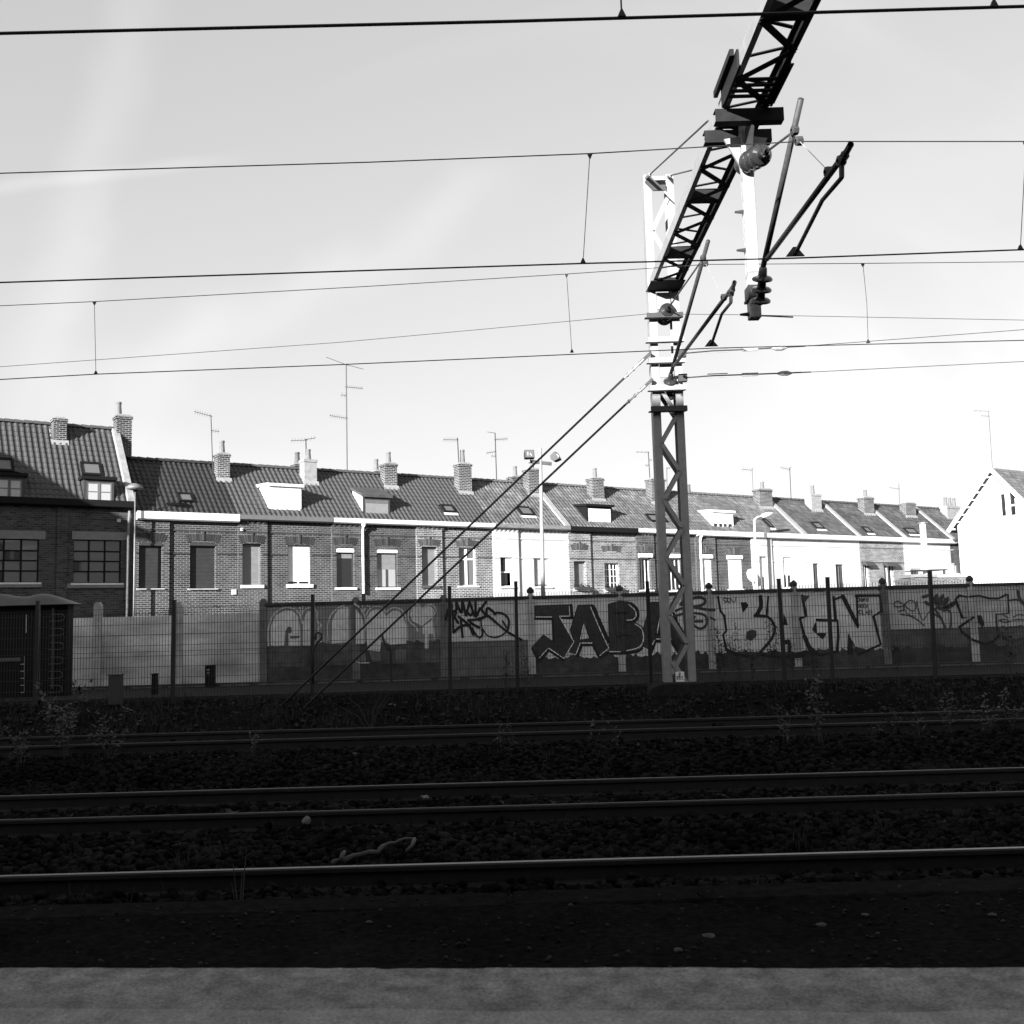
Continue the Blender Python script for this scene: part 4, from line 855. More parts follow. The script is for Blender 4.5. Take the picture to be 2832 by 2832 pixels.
# ================================================================ THE GRAFFITI WALL
WY = 24.0
wall = thing('concrete_wall', 'long concrete panel wall covered in graffiti along the path', 'wall', (0, WY, GZ))
post_px = [(-160, 1140), (12, 1140), (184, 1138), (337, 1138), (497, 1132), (672, 1128), (838, 1124), (1003, 1121), (1172, 1117), (1342, 1114), (1503, 1112), (1672, 1108), (1838, 1104), (2005, 1100)]
PX = [at(u * S, 1200 * S, WY).x for u, v in post_px]; PT = [at(u * S, v * S, WY).z for u, v in post_px]
WALLTOP = 2.30; PW = 0.17
def bay_top(i): return 2.16 if i < 4 else WALLTOP
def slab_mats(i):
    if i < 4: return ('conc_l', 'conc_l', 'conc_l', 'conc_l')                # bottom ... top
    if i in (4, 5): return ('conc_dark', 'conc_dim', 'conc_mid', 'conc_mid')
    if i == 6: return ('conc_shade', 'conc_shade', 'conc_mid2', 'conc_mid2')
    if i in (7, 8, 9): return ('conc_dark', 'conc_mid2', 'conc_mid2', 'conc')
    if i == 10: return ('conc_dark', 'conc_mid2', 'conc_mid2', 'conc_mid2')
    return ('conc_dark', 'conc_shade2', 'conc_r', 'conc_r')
M['conc_l'] = mat('panel_concrete_pale', 0.46, 0.92, 0.12, 6, 0.12, 60, amt2=0.55, scale2=0.7, spec=0.15, stretch=(1, 1, 2.2))
M['conc_r'] = mat('panel_concrete_even', 0.38, 0.92, 0.16, 7, 0.12, 60, amt2=0.22, scale2=0.9, spec=0.15)
M['conc_mid2'] = mat('panel_concrete_light', 0.55, 0.92, 0.16, 7, 0.12, 60, amt2=0.22, scale2=0.9, spec=0.15)
M['conc_shade2'] = mat('panel_concrete_murky', 0.085, 0.92, 0.3, 5, 0.12, 60, amt2=0.6, scale2=1.0, spec=0.15)
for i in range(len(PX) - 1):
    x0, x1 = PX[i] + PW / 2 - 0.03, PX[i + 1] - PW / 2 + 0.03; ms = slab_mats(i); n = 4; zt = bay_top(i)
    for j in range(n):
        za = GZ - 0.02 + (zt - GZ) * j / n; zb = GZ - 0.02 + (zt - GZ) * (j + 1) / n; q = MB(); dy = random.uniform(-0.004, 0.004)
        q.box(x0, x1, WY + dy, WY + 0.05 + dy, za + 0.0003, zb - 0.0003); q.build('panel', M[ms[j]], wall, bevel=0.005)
    if i >= 4:
        q = MB(); q.box(x0 - 0.02, x1 + 0.02, WY - 0.045, WY + 0.10, zt - 0.018, zt + 0.055 + random.uniform(0, 0.01)); q.build('coping', M['conc_coping'], wall, bevel=0.01)
for i, x in enumerate(PX):
    q = MB(); zt = max(PT[i], bay_top(min(i, 12)) + 0.09) + 0.02
    q.box(x - PW / 2, x + PW / 2, WY - 0.035, WY + 0.09, GZ - 0.1, zt - 0.07); q.prism(((x - PW / 2, zt - 0.07), (x + PW / 2, zt - 0.07), (x + PW / 4, zt), (x - PW / 4, zt)), 'y', WY - 0.034, WY + 0.09)
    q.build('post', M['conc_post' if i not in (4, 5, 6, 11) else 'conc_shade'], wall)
    if i >= 7:
        q = MB(); q.lathe((x, WY + 0.02, zt - 0.01), (0, 0, 1), ((0, 0.05), (0.03, 0.085), (0.09, 0.085), (0.15, 0.03), (0.16, 0.0)), 8); q.build('finial', M['conc_coping'], wall)

# ---- spray paint: thin films on the panels and posts, clipped where the posts stand proud
LAYER = [0]
M['paint_pale'] = mat('spray_pale_line', 0.48, 0.85, 0.2, 9)
def strips():
    e = []
    for x in PX: e += [x - PW / 2, x + PW / 2]
    return e
EDGES = strips()
def clip_x(poly, lo, hi):
    for sign, lim in ((1, lo), (-1, hi)):
        out = []
        for i in range(len(poly)):
            a, b_ = poly[i - 1], poly[i]; ia = (a[0] - lim) * sign >= 0; ib = (b_[0] - lim) * sign >= 0
            if ia != ib: t = (lim - a[0]) / (b_[0] - a[0]); out.append((lim, a[1] + (b_[1] - a[1]) * t))
            if ib: out.append(b_)
        poly = out
        if len(poly) < 3: return []
    return poly
def paint_poly(mb, poly, off):                               # convex polygon in wall coordinates (x, z)
    lo = min(p[0] for p in poly); hi = max(p[0] for p in poly); cuts = [lo] + [e for e in EDGES if lo < e < hi] + [hi]
    for a, b_ in zip(cuts, cuts[1:]):
        c = clip_x(poly, a, b_)
        if len(c) < 3: continue
        m_ = (a + b_) / 2; onpost = any(abs(m_ - x) < PW / 2 for x in PX); y = (WY - 0.035 if onpost else WY - 0.004) - off
        mb.quad(*[(p[0], y, p[1]) for p in c])
def W(c, pts): return [(lambda p: (p.x, p.z))(at(*c(a, b_), WY)) for a, b_ in pts]
def fill(c, pts, m, part='graffiti_fill', parent=None):
    P = W(c, pts); LAYER[0] += 1; off = 0.0025 + LAYER[0] * 0.00006; mb = MB()
    for t in tessellate_polygon([[Vector((p[0], p[1], 0)) for p in P]]): paint_poly(mb, [P[k] for k in t], off)
    return mb.build(part, M[m], parent or wall)
def smooth_path(P, n=4):
    if len(P) < 3: return P
    out = []
    for i in range(len(P) - 1):
        p0, p1, p2, p3 = P[max(i - 1, 0)], P[i], P[i + 1], P[min(i + 2, len(P) - 1)]
        for k in range(n):
            t = k / n; out.append(tuple(0.5 * (2 * p1[d] + (p2[d] - p0[d]) * t + (2 * p0[d] - 5 * p1[d] + 4 * p2[d] - p3[d]) * t * t + (3 * p1[d] - p0[d] - 3 * p2[d] + p3[d]) * t ** 3) for d in (0, 1)))
    return out + [P[-1]]
def stroke_into(mb, P, w, off, curve=True, rag=0.06):
    P = smooth_path(P) if curve else P; L_ = []; R_ = []
    for i, p in enumerate(P):
        a = P[max(i - 1, 0)]; b_ = P[min(i + 1, len(P) - 1)]; dx, dz = b_[0] - a[0], b_[1] - a[1]; l = math.hypot(dx, dz) or 1; ww = w / 2 * (1 + random.uniform(-rag, rag))
        L_.append((p[0] - dz / l * ww, p[1] + dx / l * ww)); R_.append((p[0] + dz / l * ww, p[1] - dx / l * ww))
    for i in range(len(P) - 1): paint_poly(mb, [L_[i], L_[i + 1], R_[i + 1], R_[i]], off + (i % 2) * 0.00003)
    for p in (P[0], P[-1]): paint_poly(mb, [(p[0] + w / 2 * math.cos(k * math.pi / 4), p[1] + w / 2 * math.sin(k * math.pi / 4)) for k in range(8)], off + 0.00006)
def strokes(c, k, lines, m, part='graffiti_stroke', curve=True, parent=None):
    # lines: (width in picture units of that crop, points)
    last = None
    for w, pts in lines:
        LAYER[0] += 1; mb = MB(); stroke_into(mb, W(c, pts), w * k * WY / FPX, 0.0025 + LAYER[0] * 0.00006, curve)
        last = mb.build(part, M[m], parent or wall)
    return last
GA = crop(1440, 1620, 550); KA = 550 / 1932; GB = crop(1960, 1610, 520); KB = 520 / 1932; GC = crop(2420, 1610, 412); KC = 412 / 1932
GD = crop(720, 1640, 520); KD = KB; GE = crop(1200, 1640, 300); KE = 300 / 1932
def letter(name):
    e = sub_empty('graffiti_letter', wall); return e
# first piece: big dark block letters J A B A
Jp = [(138, 195), (480, 183), (480, 300), (380, 305), (515, 545), (420, 715), (275, 610), (182, 722), (106, 600), (222, 476), (312, 535), (302, 310), (138, 312)]
A1 = [(555, 190), (690, 185), (730, 215), (858, 610), (765, 690), (700, 562), (585, 560), (535, 682), (465, 655), (515, 545), (482, 430)]
Bp = [(850, 180), (960, 150), (1050, 158), (1130, 215), (1140, 290), (1100, 345), (1180, 400), (1196, 480), (1190, 560), (1140, 615), (1020, 648), (860, 642), (856, 400)]
A2 = [(1265, 160), (1400, 158), (1440, 200), (1612, 500), (1605, 620), (1530, 640), (1460, 520), (1320, 515), (1290, 600), (1245, 642), (1190, 600), (1190, 420)]
lj, la, lb, lc = (letter(n) for n in 'JABA')
fill(GA, Jp, 'paint_dark', parent=lj); fill(GA, A1, 'paint_dark', parent=la); fill(GA, Bp, 'paint_dark', parent=lb); fill(GA, A2, 'paint_dark', parent=lc)
fill(GA, [(622, 380), (662, 508), (590, 520)], 'conc_mid2', 'graffiti_counter', la); fill(GA, [(1352, 322), (1330, 462), (1318, 470), (1310, 462)], 'paint_black', 'graffiti_shadow', lc)
def outline(poly, w, parent, closed=True): strokes(GA, KA, [(w, poly + [poly[0]] if closed else poly)], 'paint_black', curve=False, parent=parent)
for p, e in ((Jp, lj), (A1, la), (Bp, lb), (A2, lc)): outline(p, 9, e)
strokes(GA, KA, [(22, [(138, 320), (302, 322)]), (30, [(490, 190), (500, 312)]), (22, [(395, 312), (500, 315)]), (24, [(415, 722), (275, 628), (190, 735)]), (22, [(112, 612), (172, 730)]), (18, [(320, 545), (312, 320)])], 'paint_black', 'graffiti_shadow', False, lj)
strokes(GA, KA, [(38, [(700, 200), (850, 540)]), (26, [(585, 575), (700, 575), (762, 688)]), (26, [(590, 585), (552, 682)]), (30, [(775, 690), (860, 640)]), (14, [(632, 400), (668, 500)])], 'paint_black', 'graffiti_shadow', False, la)
strokes(GA, KA, [(26, [(1070, 170), (1130, 225), (1140, 300), (1105, 345), (1040, 350)]), (26, [(860, 655), (1020, 655), (1140, 635), (1185, 595)])], 'paint_black', 'graffiti_shadow', True, lb)
strokes(GA, KA, [(22, [(915, 265), (1030, 265)]), (18, [(935, 495), (1010, 480), (1080, 492)]), (30, [(940, 268), (955, 268)]), (28, [(945, 495), (958, 495)])], 'paint_black', 'graffiti_bar', True, lb)
strokes(GA, KA, [(34, [(1440, 205), (1510, 320)]), (34, [(1320, 537), (1465, 540)]), (36, [(1470, 545), (1545, 660)]), (30, [(1300, 560), (1270, 640)]), (26, [(1560, 430), (1625, 510)]), (26, [(1308, 470), (1420, 470)])], 'paint_black', 'graffiti_shadow', False, lc)
strokes(GA, KA, [(9, [(150, 303), (300, 303)]), (9, [(378, 296), (478, 294), (470, 200)]), (9, [(382, 308), (515, 540)]), (9, [(512, 552), (420, 706), (275, 608)]), (6, [(182, 700), (262, 612)])], 'paint_white', 'graffiti_highlight', False, lj)
strokes(GA, KA, [(9, [(680, 208), (760, 400), (855, 605), (768, 678)]), (9, [(592, 556), (690, 556)]), (9, [(578, 556), (535, 672), (470, 654)]), (9, [(614, 372), (582, 515)])], 'paint_white', 'graffiti_highlight', False, la)
strokes(GA, KA, [(9, [(1050, 182), (1108, 235), (1120, 290), (1090, 328), (1030, 334)]), (9, [(1112, 372), (1170, 412), (1192, 480), (1185, 550), (1140, 602), (1030, 630)]), (9, [(862, 640), (965, 640)])], 'paint_white', 'graffiti_highlight', True, lb)
strokes(GA, KA, [(9, [(1350, 322), (1325, 458)]), (9, [(1300, 530), (1280, 570)]), (9, [(1320, 517), (1460, 517)]), (9, [(1430, 208), (1475, 285)]), (9, [(1545, 428), (1600, 490)]), (9, [(1192, 600), (1245, 632)])], 'paint_white', 'graffiti_highlight', False, lc)
tg = letter('tag')
strokes(GA, KA, [(40, [(1560, 180), (1590, 150), (1640, 160)]), (30, [(1560, 175), (1640, 130), (1740, 112), (1790, 140), (1770, 182), (1690, 202), (1640, 190)]), (28, [(1600, 185), (1700, 210), (1800, 230), (1880, 236)]), (22, [(1505, 245), (1570, 218), (1640, 235)]), (24, [(1500, 295), (1590, 268), (1700, 266), (1785, 285), (1810, 340), (1790, 395), (1740, 415), (1690, 390), (1668, 345), (1690, 300)]), (24, [(1675, 347), (1765, 345)]), (20, [(1840, 308), (1885, 332)]), (40, [(1600, 240), (1610, 330)])], 'paint_soft', parent=tg)
# second piece: open outlined letters
lb2, lh, lg, ln_ = (letter(n) for n in 'BHGN')
strokes(GB, KB, [(24, [(95, 150), (120, 300), (160, 345), (180, 500), (147, 540), (180, 690)]), (34, [(180, 695), (300, 742), (460, 770)])], 'paint_black', curve=False, parent=lb2)
strokes(GB, KB, [(42, [(530, 150), (535, 250), (490, 340)]), (22, [(610, 150), (596, 340)]), (28, [(470, 345), (590, 352), (650, 400), (678, 470), (660, 555), (600, 640), (500, 750)])], 'paint_black', parent=lb2)
fill(GB, [(325, 208), (385, 205), (408, 240), (350, 318)], 'paint_black', parent=lb2); fill(GB, [(385, 512), (440, 486), (488, 500), (490, 555), (430, 605), (385, 580)], 'paint_soft', parent=lb2)
strokes(GB, KB, [(8, [(195, 168), (155, 165), (148, 185), (185, 200), (158, 214)]), (8, [(186, 198), (222, 192), (212, 168), (188, 182), (206, 214), (228, 208)]), (8, [(228, 170), (262, 212), (280, 150)])], 'paint_black', 'graffiti_word')
strokes(GB, KB, [(30, [(960, 140), (1000, 352), (940, 368)]), (26, [(935, 375), (985, 560)]), (44, [(985, 560), (1060, 742)]), (24, [(1035, 660), (1140, 748)])], 'paint_black', curve=False, parent=lh)
fill(GB, [(945, 140), (1038, 140), (985, 208)], 'paint_soft', parent=lh); fill(GB, [(770, 320), (815, 440), (765, 440)], 'paint_black', parent=lh)
fill(GB, [(765, 592), (835, 592), (848, 700), (822, 755), (812, 640), (765, 640)], 'paint_black', parent=lh); strokes(GB, KB, [(26, [(540, 742), (780, 772), (1000, 722), (1140, 748), (1310, 712)]), (60, [(850, 755), (960, 745)])], 'paint_black', parent=lh)
fill(GB, [(1130, 345), (1060, 488), (1172, 590), (1212, 525), (1110, 520), (1102, 400)], 'paint_black', parent=lg); strokes(GB, KB, [(28, [(1110, 388), (1322, 394), (1330, 560), (1318, 715)])], 'paint_black', curve=False, parent=lg)
strokes(GB, KB, [(26, [(1280, 150), (1302, 385)]), (22, [(1290, 178), (1385, 140)]), (40, [(1378, 145), (1440, 270), (1528, 440)]), (20, [(1530, 462), (1520, 150)]), (28, [(1510, 140), (1755, 136), (1770, 300), (1692, 350), (1765, 640), (1540, 742)])], 'paint_black', curve=False, parent=ln_)
fill(GB, [(1430, 520), (1478, 612), (1478, 745), (1425, 745)], 'paint_black', parent=ln_); strokes(GB, KB, [(12, [(1478, 615), (1530, 740)])], 'paint_black', parent=ln_)
FONT = {'J': [[(0, 2), (.6, 2), (.6, .3), (.3, 0), (0, .3)]], 'O': [[(.3, 0), (0, .6), (0, 1.4), (.3, 2), (.7, 1.4), (.7, .6), (.3, 0)]], 'F': [[(0, 0), (0, 2), (.7, 2)], [(0, 1.1), (.5, 1.1)]], 'U': [[(0, 2), (0, .4), (.35, 0), (.7, .4), (.7, 2)]],
        'C': [[(.7, 1.7), (.3, 2), (0, 1.2), (.1, .3), (.7, .2)]], 'L': [[(0, 2), (0, 0), (.6, 0)]], 'A': [[(0, 0), (.35, 2), (.7, 0)], [(.1, .8), (.6, .8)]], 'M': [[(0, 0), (0.05, 2), (.4, .8), (.75, 2), (.8, 0)]],
        '2': [[(0, 1.6), (.35, 2), (.7, 1.6), (.6, 1.1), (0, 0), (.7, 0)]], '3': [[(0, 1.8), (.4, 2), (.65, 1.6), (.3, 1.05), (.7, .6), (.4, 0), (0, .2)]], '5': [[(.65, 2), (.05, 2), (0, 1.1), (.4, 1.25), (.7, .7), (.4, 0), (0, .2)]], '4': [[(.5, 0), (.5, 2), (0, .6), (.7, .6)]], '1': [[(.1, 1.6), (.4, 2), (.4, 0)]], 'R': [[(0, 0), (0, 2), (.6, 1.7), (.5, 1.1), (0, 1), (.7, 0)]], 'E': [[(.7, 2), (0, 2), (0, 0), (.7, 0)], [(0, 1), (.5, 1)]], 'B': [[(0, 0), (0, 2), (.6, 1.6), (.1, 1.05), (.7, .5), (0, 0)]]}
def word(c, k, x, y, txt, sx, sy, w, m, part='graffiti_word'):
    for i, ch in enumerate(txt):
        for ln__ in FONT[ch]: strokes(c, k, [(w, [(x + (i * 1.05 + a) * sx, y - b_ * sy) for a, b_ in ln__])], m, part, curve=False)
word(GB, KB, 1530, 200, 'JOFU', 28, 18, 8, 'paint_black'); word(GB, KB, 1528, 262, 'BREA', 28, 20, 8, 'paint_black'); word(GB, KB, 1540, 330, 'CLAM', 34, 24, 8, 'paint_black')
# tags and outlines further right
strokes(GC, KC, [(15, [(348, 278), (300, 246), (255, 262), (250, 306), (310, 320), (372, 306), (365, 360), (305, 376)]), (13, [(375, 298), (440, 238), (510, 255), (530, 320), (500, 374), (440, 352), (372, 288)]), (12, [(535, 245), (575, 400), (620, 490), (700, 380)]), (13, [(330, 418), (440, 435), (540, 480), (640, 565)]), (8, [(370, 330), (420, 412), (520, 440)])], 'paint_soft', 'graffiti_word')
strokes(GC, KC, [(40, [(620, 190), (720, 165)]), (42, [(655, 260), (720, 285), (800, 165), (780, 290), (885, 165), (815, 305), (950, 205), (890, 325), (1040, 258), (930, 338), (800, 330)]), (28, [(770, 345), (850, 460), (912, 600)]), (22, [(770, 418), (850, 462)]), (22, [(880, 372), (965, 370), (985, 480), (970, 620)])], 'paint_soft', parent=letter('t'))
l5, l6 = letter('S'), letter('f')
strokes(GC, KC, [(32, [(1090, 172), (1042, 222), (1130, 462), (1280, 448), (1092, 580), (1120, 640), (1260, 750), (1430, 802), (1540, 762), (1600, 690)])], 'paint_black', curve=False, parent=l5)
strokes(GC, KC, [(22, [(1090, 172), (1200, 190), (1350, 175), (1480, 210), (1600, 210), (1700, 160)]), (20, [(1722, 160), (1730, 402), (1570, 416), (1582, 640)])], 'paint_black', curve=False, parent=l5)
fill(GC, [(1310, 430), (1375, 430), (1415, 540), (1390, 590), (1340, 530)], 'paint_black', parent=l5)
strokes(GC, KC, [(40, [(1600, 640), (1690, 728), (1800, 755), (1940, 728)]), (40, [(1850, 120), (1880, 225), (1950, 300)]), (20, [(1740, 236), (1830, 226), (1940, 262)]), (12, [(1610, 492), (1680, 480), (1740, 510), (1680, 522), (1610, 492)]), (12, [(1780, 490), (1860, 482), (1940, 490)]), (12, [(1640, 412), (1725, 460)]), (12, [(1790, 456), (1850, 420), (1940, 430)]), (10, [(1640, 560), (1720, 600), (1800, 580), (1900, 560)])], 'paint_soft', parent=l6)
# pale bubble letters and hearts on the grey bays
bub = [letter('b') for _ in range(4)]
fill(GD, [(110, 540), (110, 340), (160, 230), (250, 180), (330, 182), (390, 240), (412, 390), (412, 540)], 'paint_light', parent=bub[0]); fill(GD, [(440, 540), (440, 300), (480, 190), (530, 182), (562, 230), (562, 540)], 'paint_light', parent=bub[0])
fill(GD, [(250, 542), (258, 390), (288, 345), (320, 352), (326, 405), (292, 422), (292, 542)], 'paint_mid', 'graffiti_shadow', bub[0]); fill(GD, [(300, 440), (410, 440), (400, 465), (310, 470)], 'paint_mid', 'graffiti_shadow', bub[0])
fill(GD, [(735, 522), (740, 280), (790, 180), (860, 140), (912, 150), (915, 500)], 'paint_light', parent=bub[1]); fill(GD, [(985, 522), (985, 165), (1040, 240), (1068, 340), (1070, 522)], 'paint_light', parent=bub[1])
fill(GD, [(1100, 590), (1090, 260), (1140, 182), (1200, 166), (1268, 190), (1292, 240), (1360, 182), (1420, 182), (1470, 240), (1500, 350), (1500, 520), (1330, 530), (1250, 440), (1230, 600)], 'paint_light', parent=bub[2])
fill(GD, [(1665, 172), (1620, 126), (1562, 140), (1540, 220), (1562, 285), (1660, 340), (1770, 250), (1786, 170), (1730, 126)], 'paint_light', parent=bub[3]); fill(GD, [(1668, 420), (1668, 350), (1770, 275), (1792, 400), (1792, 420)], 'paint_light', parent=bub[3])
fill(GD, [(1690, 422), (1728, 422), (1728, 575), (1690, 575)], 'paint_light', parent=bub[3]); fill(GD, [(985, 705), (985, 620), (1075, 600), (1090, 715)], 'conc_shade', parent=bub[1]); fill(GD, [(1120, 600), (1230, 600), (1240, 700), (1150, 705)], 'conc_shade', parent=bub[2]); fill(GD, [(1380, 580), (1500, 580), (1490, 700), (1390, 700)], 'conc_shade', parent=bub[2])
strokes(GD, KD, [(16, [(85, 540), (84, 370), (130, 235), (210, 165), (290, 148), (370, 178), (412, 232), (432, 310)]), (14, [(420, 230), (440, 190), (490, 155), (540, 155), (580, 190), (585, 290), (632, 330), (600, 355), (600, 395)]), (12, [(300, 150), (320, 120), (360, 150), (380, 200)]), (12, [(390, 210), (392, 160), (410, 150), (412, 200)]), (12, [(430, 220), (438, 130)]), (10, [(292, 418), (410, 418)]), (10, [(300, 500), (350, 475), (405, 505)])], 'paint_pale', 'graffiti_highlight', parent=bub[0])
strokes(GD, KD, [(14, [(700, 490), (695, 330), (730, 220), (800, 155), (860, 128)]), (14, [(970, 110), (1030, 160), (1080, 260), (1082, 380)]), (10, [(610, 505), (660, 488), (712, 492)]), (12, [(1050, 130), (1062, 190), (1080, 150)])], 'paint_pale', 'graffiti_highlight', parent=bub[1])
strokes(GD, KD, [(14, [(1085, 230), (1130, 160), (1200, 140), (1260, 155), (1292, 195), (1350, 155), (1410, 155), (1470, 190), (1500, 280), (1510, 480)]), (12, [(1100, 130), (1130, 150), (1110, 180)]), (10, [(985, 700), (1030, 718), (1120, 716)])], 'paint_pale', 'graffiti_highlight', parent=bub[2])
strokes(GD, KD, [(14, [(1665, 168), (1625, 118), (1560, 125), (1524, 200), (1530, 290), (1590, 340), (1620, 390)]), (14, [(1665, 168), (1720, 120), (1780, 130), (1805, 180), (1770, 270), (1790, 470)])], 'paint_pale', 'graffiti_highlight', parent=bub[3])
# black tag above the light bay
t1 = letter('tag')
strokes(GE, KE, [(50, [(255, 300), (215, 465)]), (48, [(300, 160), (320, 260), (300, 330)]), (50, [(330, 340), (400, 300), (400, 175)]), (46, [(405, 175), (470, 330), (500, 340)]), (46, [(505, 170), (500, 330)]), (46, [(520, 180), (570, 400)]), (44, [(575, 400), (635, 160)]), (44, [(640, 165), (690, 330), (650, 400), (590, 330)]), (44, [(740, 160), (745, 420)]), (44, [(690, 310), (745, 425), (820, 270)]), (46, [(930, 160), (850, 280), (920, 390)]), (46, [(300, 330), (370, 430), (430, 530)]), (44, [(400, 350), (360, 420)])], 'paint_black', parent=t1)
strokes(GE, KE, [(40, [(340, 420), (345, 700)]), (46, [(350, 700), (480, 590), (640, 570)]), (44, [(480, 470), (510, 780)]), (46, [(440, 420), (620, 570), (700, 740)]), (44, [(610, 480), (760, 470), (870, 430)]), (46, [(620, 490), (700, 560), (810, 615)]), (34, [(680, 620), (760, 760), (830, 785), (865, 720), (850, 650)]), (46, [(800, 480), (940, 410), (1010, 440), (1090, 510)]), (46, [(940, 400), (940, 290), (975, 270), (1040, 320), (1090, 380)]), (38, [(1070, 360), (1180, 350), (1290, 410), (1335, 500), (1320, 640), (1280, 690)]), (22, [(840, 500), (850, 600), (940, 740), (1040, 785), (1160, 775), (1270, 710)]), (40, [(1090, 510), (1230, 630), (1340, 710), (1560, 830)]), (34, [(1225, 500), (1290, 610)])], 'paint_black', parent=t1)

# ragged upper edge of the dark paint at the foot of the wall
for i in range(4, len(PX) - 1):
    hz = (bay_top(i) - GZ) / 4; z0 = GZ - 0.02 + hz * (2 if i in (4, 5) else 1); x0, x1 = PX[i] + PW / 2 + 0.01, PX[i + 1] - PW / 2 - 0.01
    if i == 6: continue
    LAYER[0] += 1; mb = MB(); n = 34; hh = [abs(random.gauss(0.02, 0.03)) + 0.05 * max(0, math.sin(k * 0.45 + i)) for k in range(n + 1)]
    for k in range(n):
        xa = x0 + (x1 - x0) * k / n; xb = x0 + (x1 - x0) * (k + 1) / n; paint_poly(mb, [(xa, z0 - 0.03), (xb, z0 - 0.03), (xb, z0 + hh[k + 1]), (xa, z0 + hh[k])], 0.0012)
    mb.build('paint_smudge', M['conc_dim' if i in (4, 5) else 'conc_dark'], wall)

# ================================================================ THE WELDED MESH FENCE
FY = 19.7
fence = thing('mesh_fence', 'dark welded wire mesh fence with square posts before the graffiti wall', 'fence', (0, FY, GZ))
fp = [(-700, 1150, -700, 1330), (-280, 1150, -285, 1330), (72, 1135, 66, 1325), (329, 1133, 326, 1322), (590, 1123, 590, 1318), (848, 1107, 850, 1315), (973, 1098, 977, 1305), (1221, 1098, 1229, 1300), (1469, 1093, 1481, 1290), (1561, 1090, 1571, 1285), (1754, 1077, 1765, 1278), (2010, 1075, 2020, 1270), (2350, 1065, 2360, 1262)]
FPB = [at(c * S, d_ * S, FY).x for a, b_, c, d_ in fp]; FPT = [at(a * S, b_ * S, FY) for a, b_, c, d_ in fp]
for xb, t in zip(FPB, FPT):
    q = MB(); q.bar((xb, FY, GZ - 0.2), (t.x, FY, t.z), 0.065, 0.065, up=(0, 1, 0)); p_ = q.build('post', M['fence'], fence)
    q = MB(); q.box(t.x - 0.036, t.x + 0.036, FY - 0.036, FY + 0.036, t.z, t.z + 0.012); q.build('post_cap', M['fence'], p_)
for i in range(len(FPB) - 1):
    x0, x1 = FPB[i] + 0.03, FPB[i + 1] - 0.03
    if x1 < -13 or x0 > 13: continue
    zt = 2.16 if i < 5 else 2.30; zb = GZ + 0.04; n = int(round((x1 - x0) / 0.055)); q = MB(); yv = FY - 0.035; hz = (x1 - x0) / n
    sag = random.uniform(-0.01, 0.01)
    for k in range(n + 1):
        x = x0 + k * hz; q.bar((x, yv, zb), (x + sag, yv, zt + 0.03), 0.0068, 0.0068, up=(0, 1, 0))
    z = zb + 0.03; rows = []
    while z < zt: rows.append(z); z += 0.20
    for zz in rows: q.bar((x0, yv - 0.008, zz), (x1, yv - 0.008, zz + 0.004), 0.008, 0.008)
    for zz in (rows[len(rows) // 2] + 0.09, rows[-1] + 0.1): q.bar((x0, yv - 0.03, zz), (x1, yv - 0.03, zz), 0.008, 0.008)
    o = q.build('wire_mesh', M['fence'], fence); o['kind'] = 'stuff'

# ================================================================ OBJECTS ON THE PATH
# dark domed cabinet at the left
c0 = at(-60, 1900, 21.6).x; c1 = at(183, 1900, 21.6).x; zt = at(90, 1675, 21.6).z; cz = GZ + 0.06
cb = thing('equipment_cabinet', 'black cabinet with a bulging dark lid and U-shaped hooks behind the fence', 'cabinet', ((c0 + c1) / 2, 22, cz))
q = MB(); q.box(c0, c1 - 0.25, 21.6, 21.95, cz, zt); q.build('body', M['blackpaint'], cb)
q = MB(); q.box(c1 - 0.26, c1, 21.62, 21.9, cz, zt); q.build('side_post', M['blackpaint'], cb)
v = []; f = []; nx, ny = 26, 8
lx0, lx1 = c0 - 0.1, at(200, 1675, 21.5).x
for j in range(ny + 1):
    for i in range(nx + 1):
        u_ = i / nx; w_ = j / ny; x = lx0 + (lx1 - lx0) * u_; hgt = 0.26 * (max(0, 1 - (abs(w_ - 0.5) * 2) ** 2.5)) * min(1, (1 - u_) / 0.38) ** 0.55 * (0.86 + 0.14 * math.cos((u_ - 0.72) * 12)) * min(1, 0.3 + u_ / 0.2)
        v.append((x, 21.45 + 0.6 * w_, zt + 0.01 + hgt))
for j in range(ny):
    for i in range(nx): a = j * (nx + 1) + i; f.append((a, a + 1, a + nx + 2, a + nx + 1))
Mi = FR[cb.name]; np_mesh('lid', [tuple(Mi @ Vector(p)) for p in v], f, M['lid'] if 'lid' in M else M.setdefault('lid', mat('lid_grey', 0.06, 0.5, 0.2, 5)), cb, smooth=True)
q = MB(); q.box(lx0, lx1, 21.44, 22.06, zt - 0.005, zt + 0.012); q.build('lid_rim', M['blackpaint'], cb)
for i in range(6):
    p0 = at(142 + 0 - i * 1.3, 1699 + i * 39.5, 21.5); d = 0.145; ln_x = 0.20
    pts = [(p0.x, 21.5, p0.z), (p0.x + ln_x, 21.5, p0.z)] + [(p0.x + ln_x + 0.07 * math.sin(t), 21.5, p0.z - 0.07 + 0.07 * math.cos(t)) for t in (0.5, 1.0, 1.57, 2.1, 2.6)] + [(p0.x + ln_x, 21.5, p0.z - 0.14), (p0.x - 0.02, 21.5, p0.z - 0.14)]
    q = MB(); q.tube(pts, 0.006, 5); q.build('hook', M['midgrey'], cb)
def strip(u, v0, v1, w, m, name, Y=21.58):
    a = at(u, v0, Y); b_ = at(u - (v1 - v0) * 0.012, v1, Y); q = MB(); q.bar(a, b_, w, 0.01, up=(0, 1, 0)); q.build(name, M[m], cb)
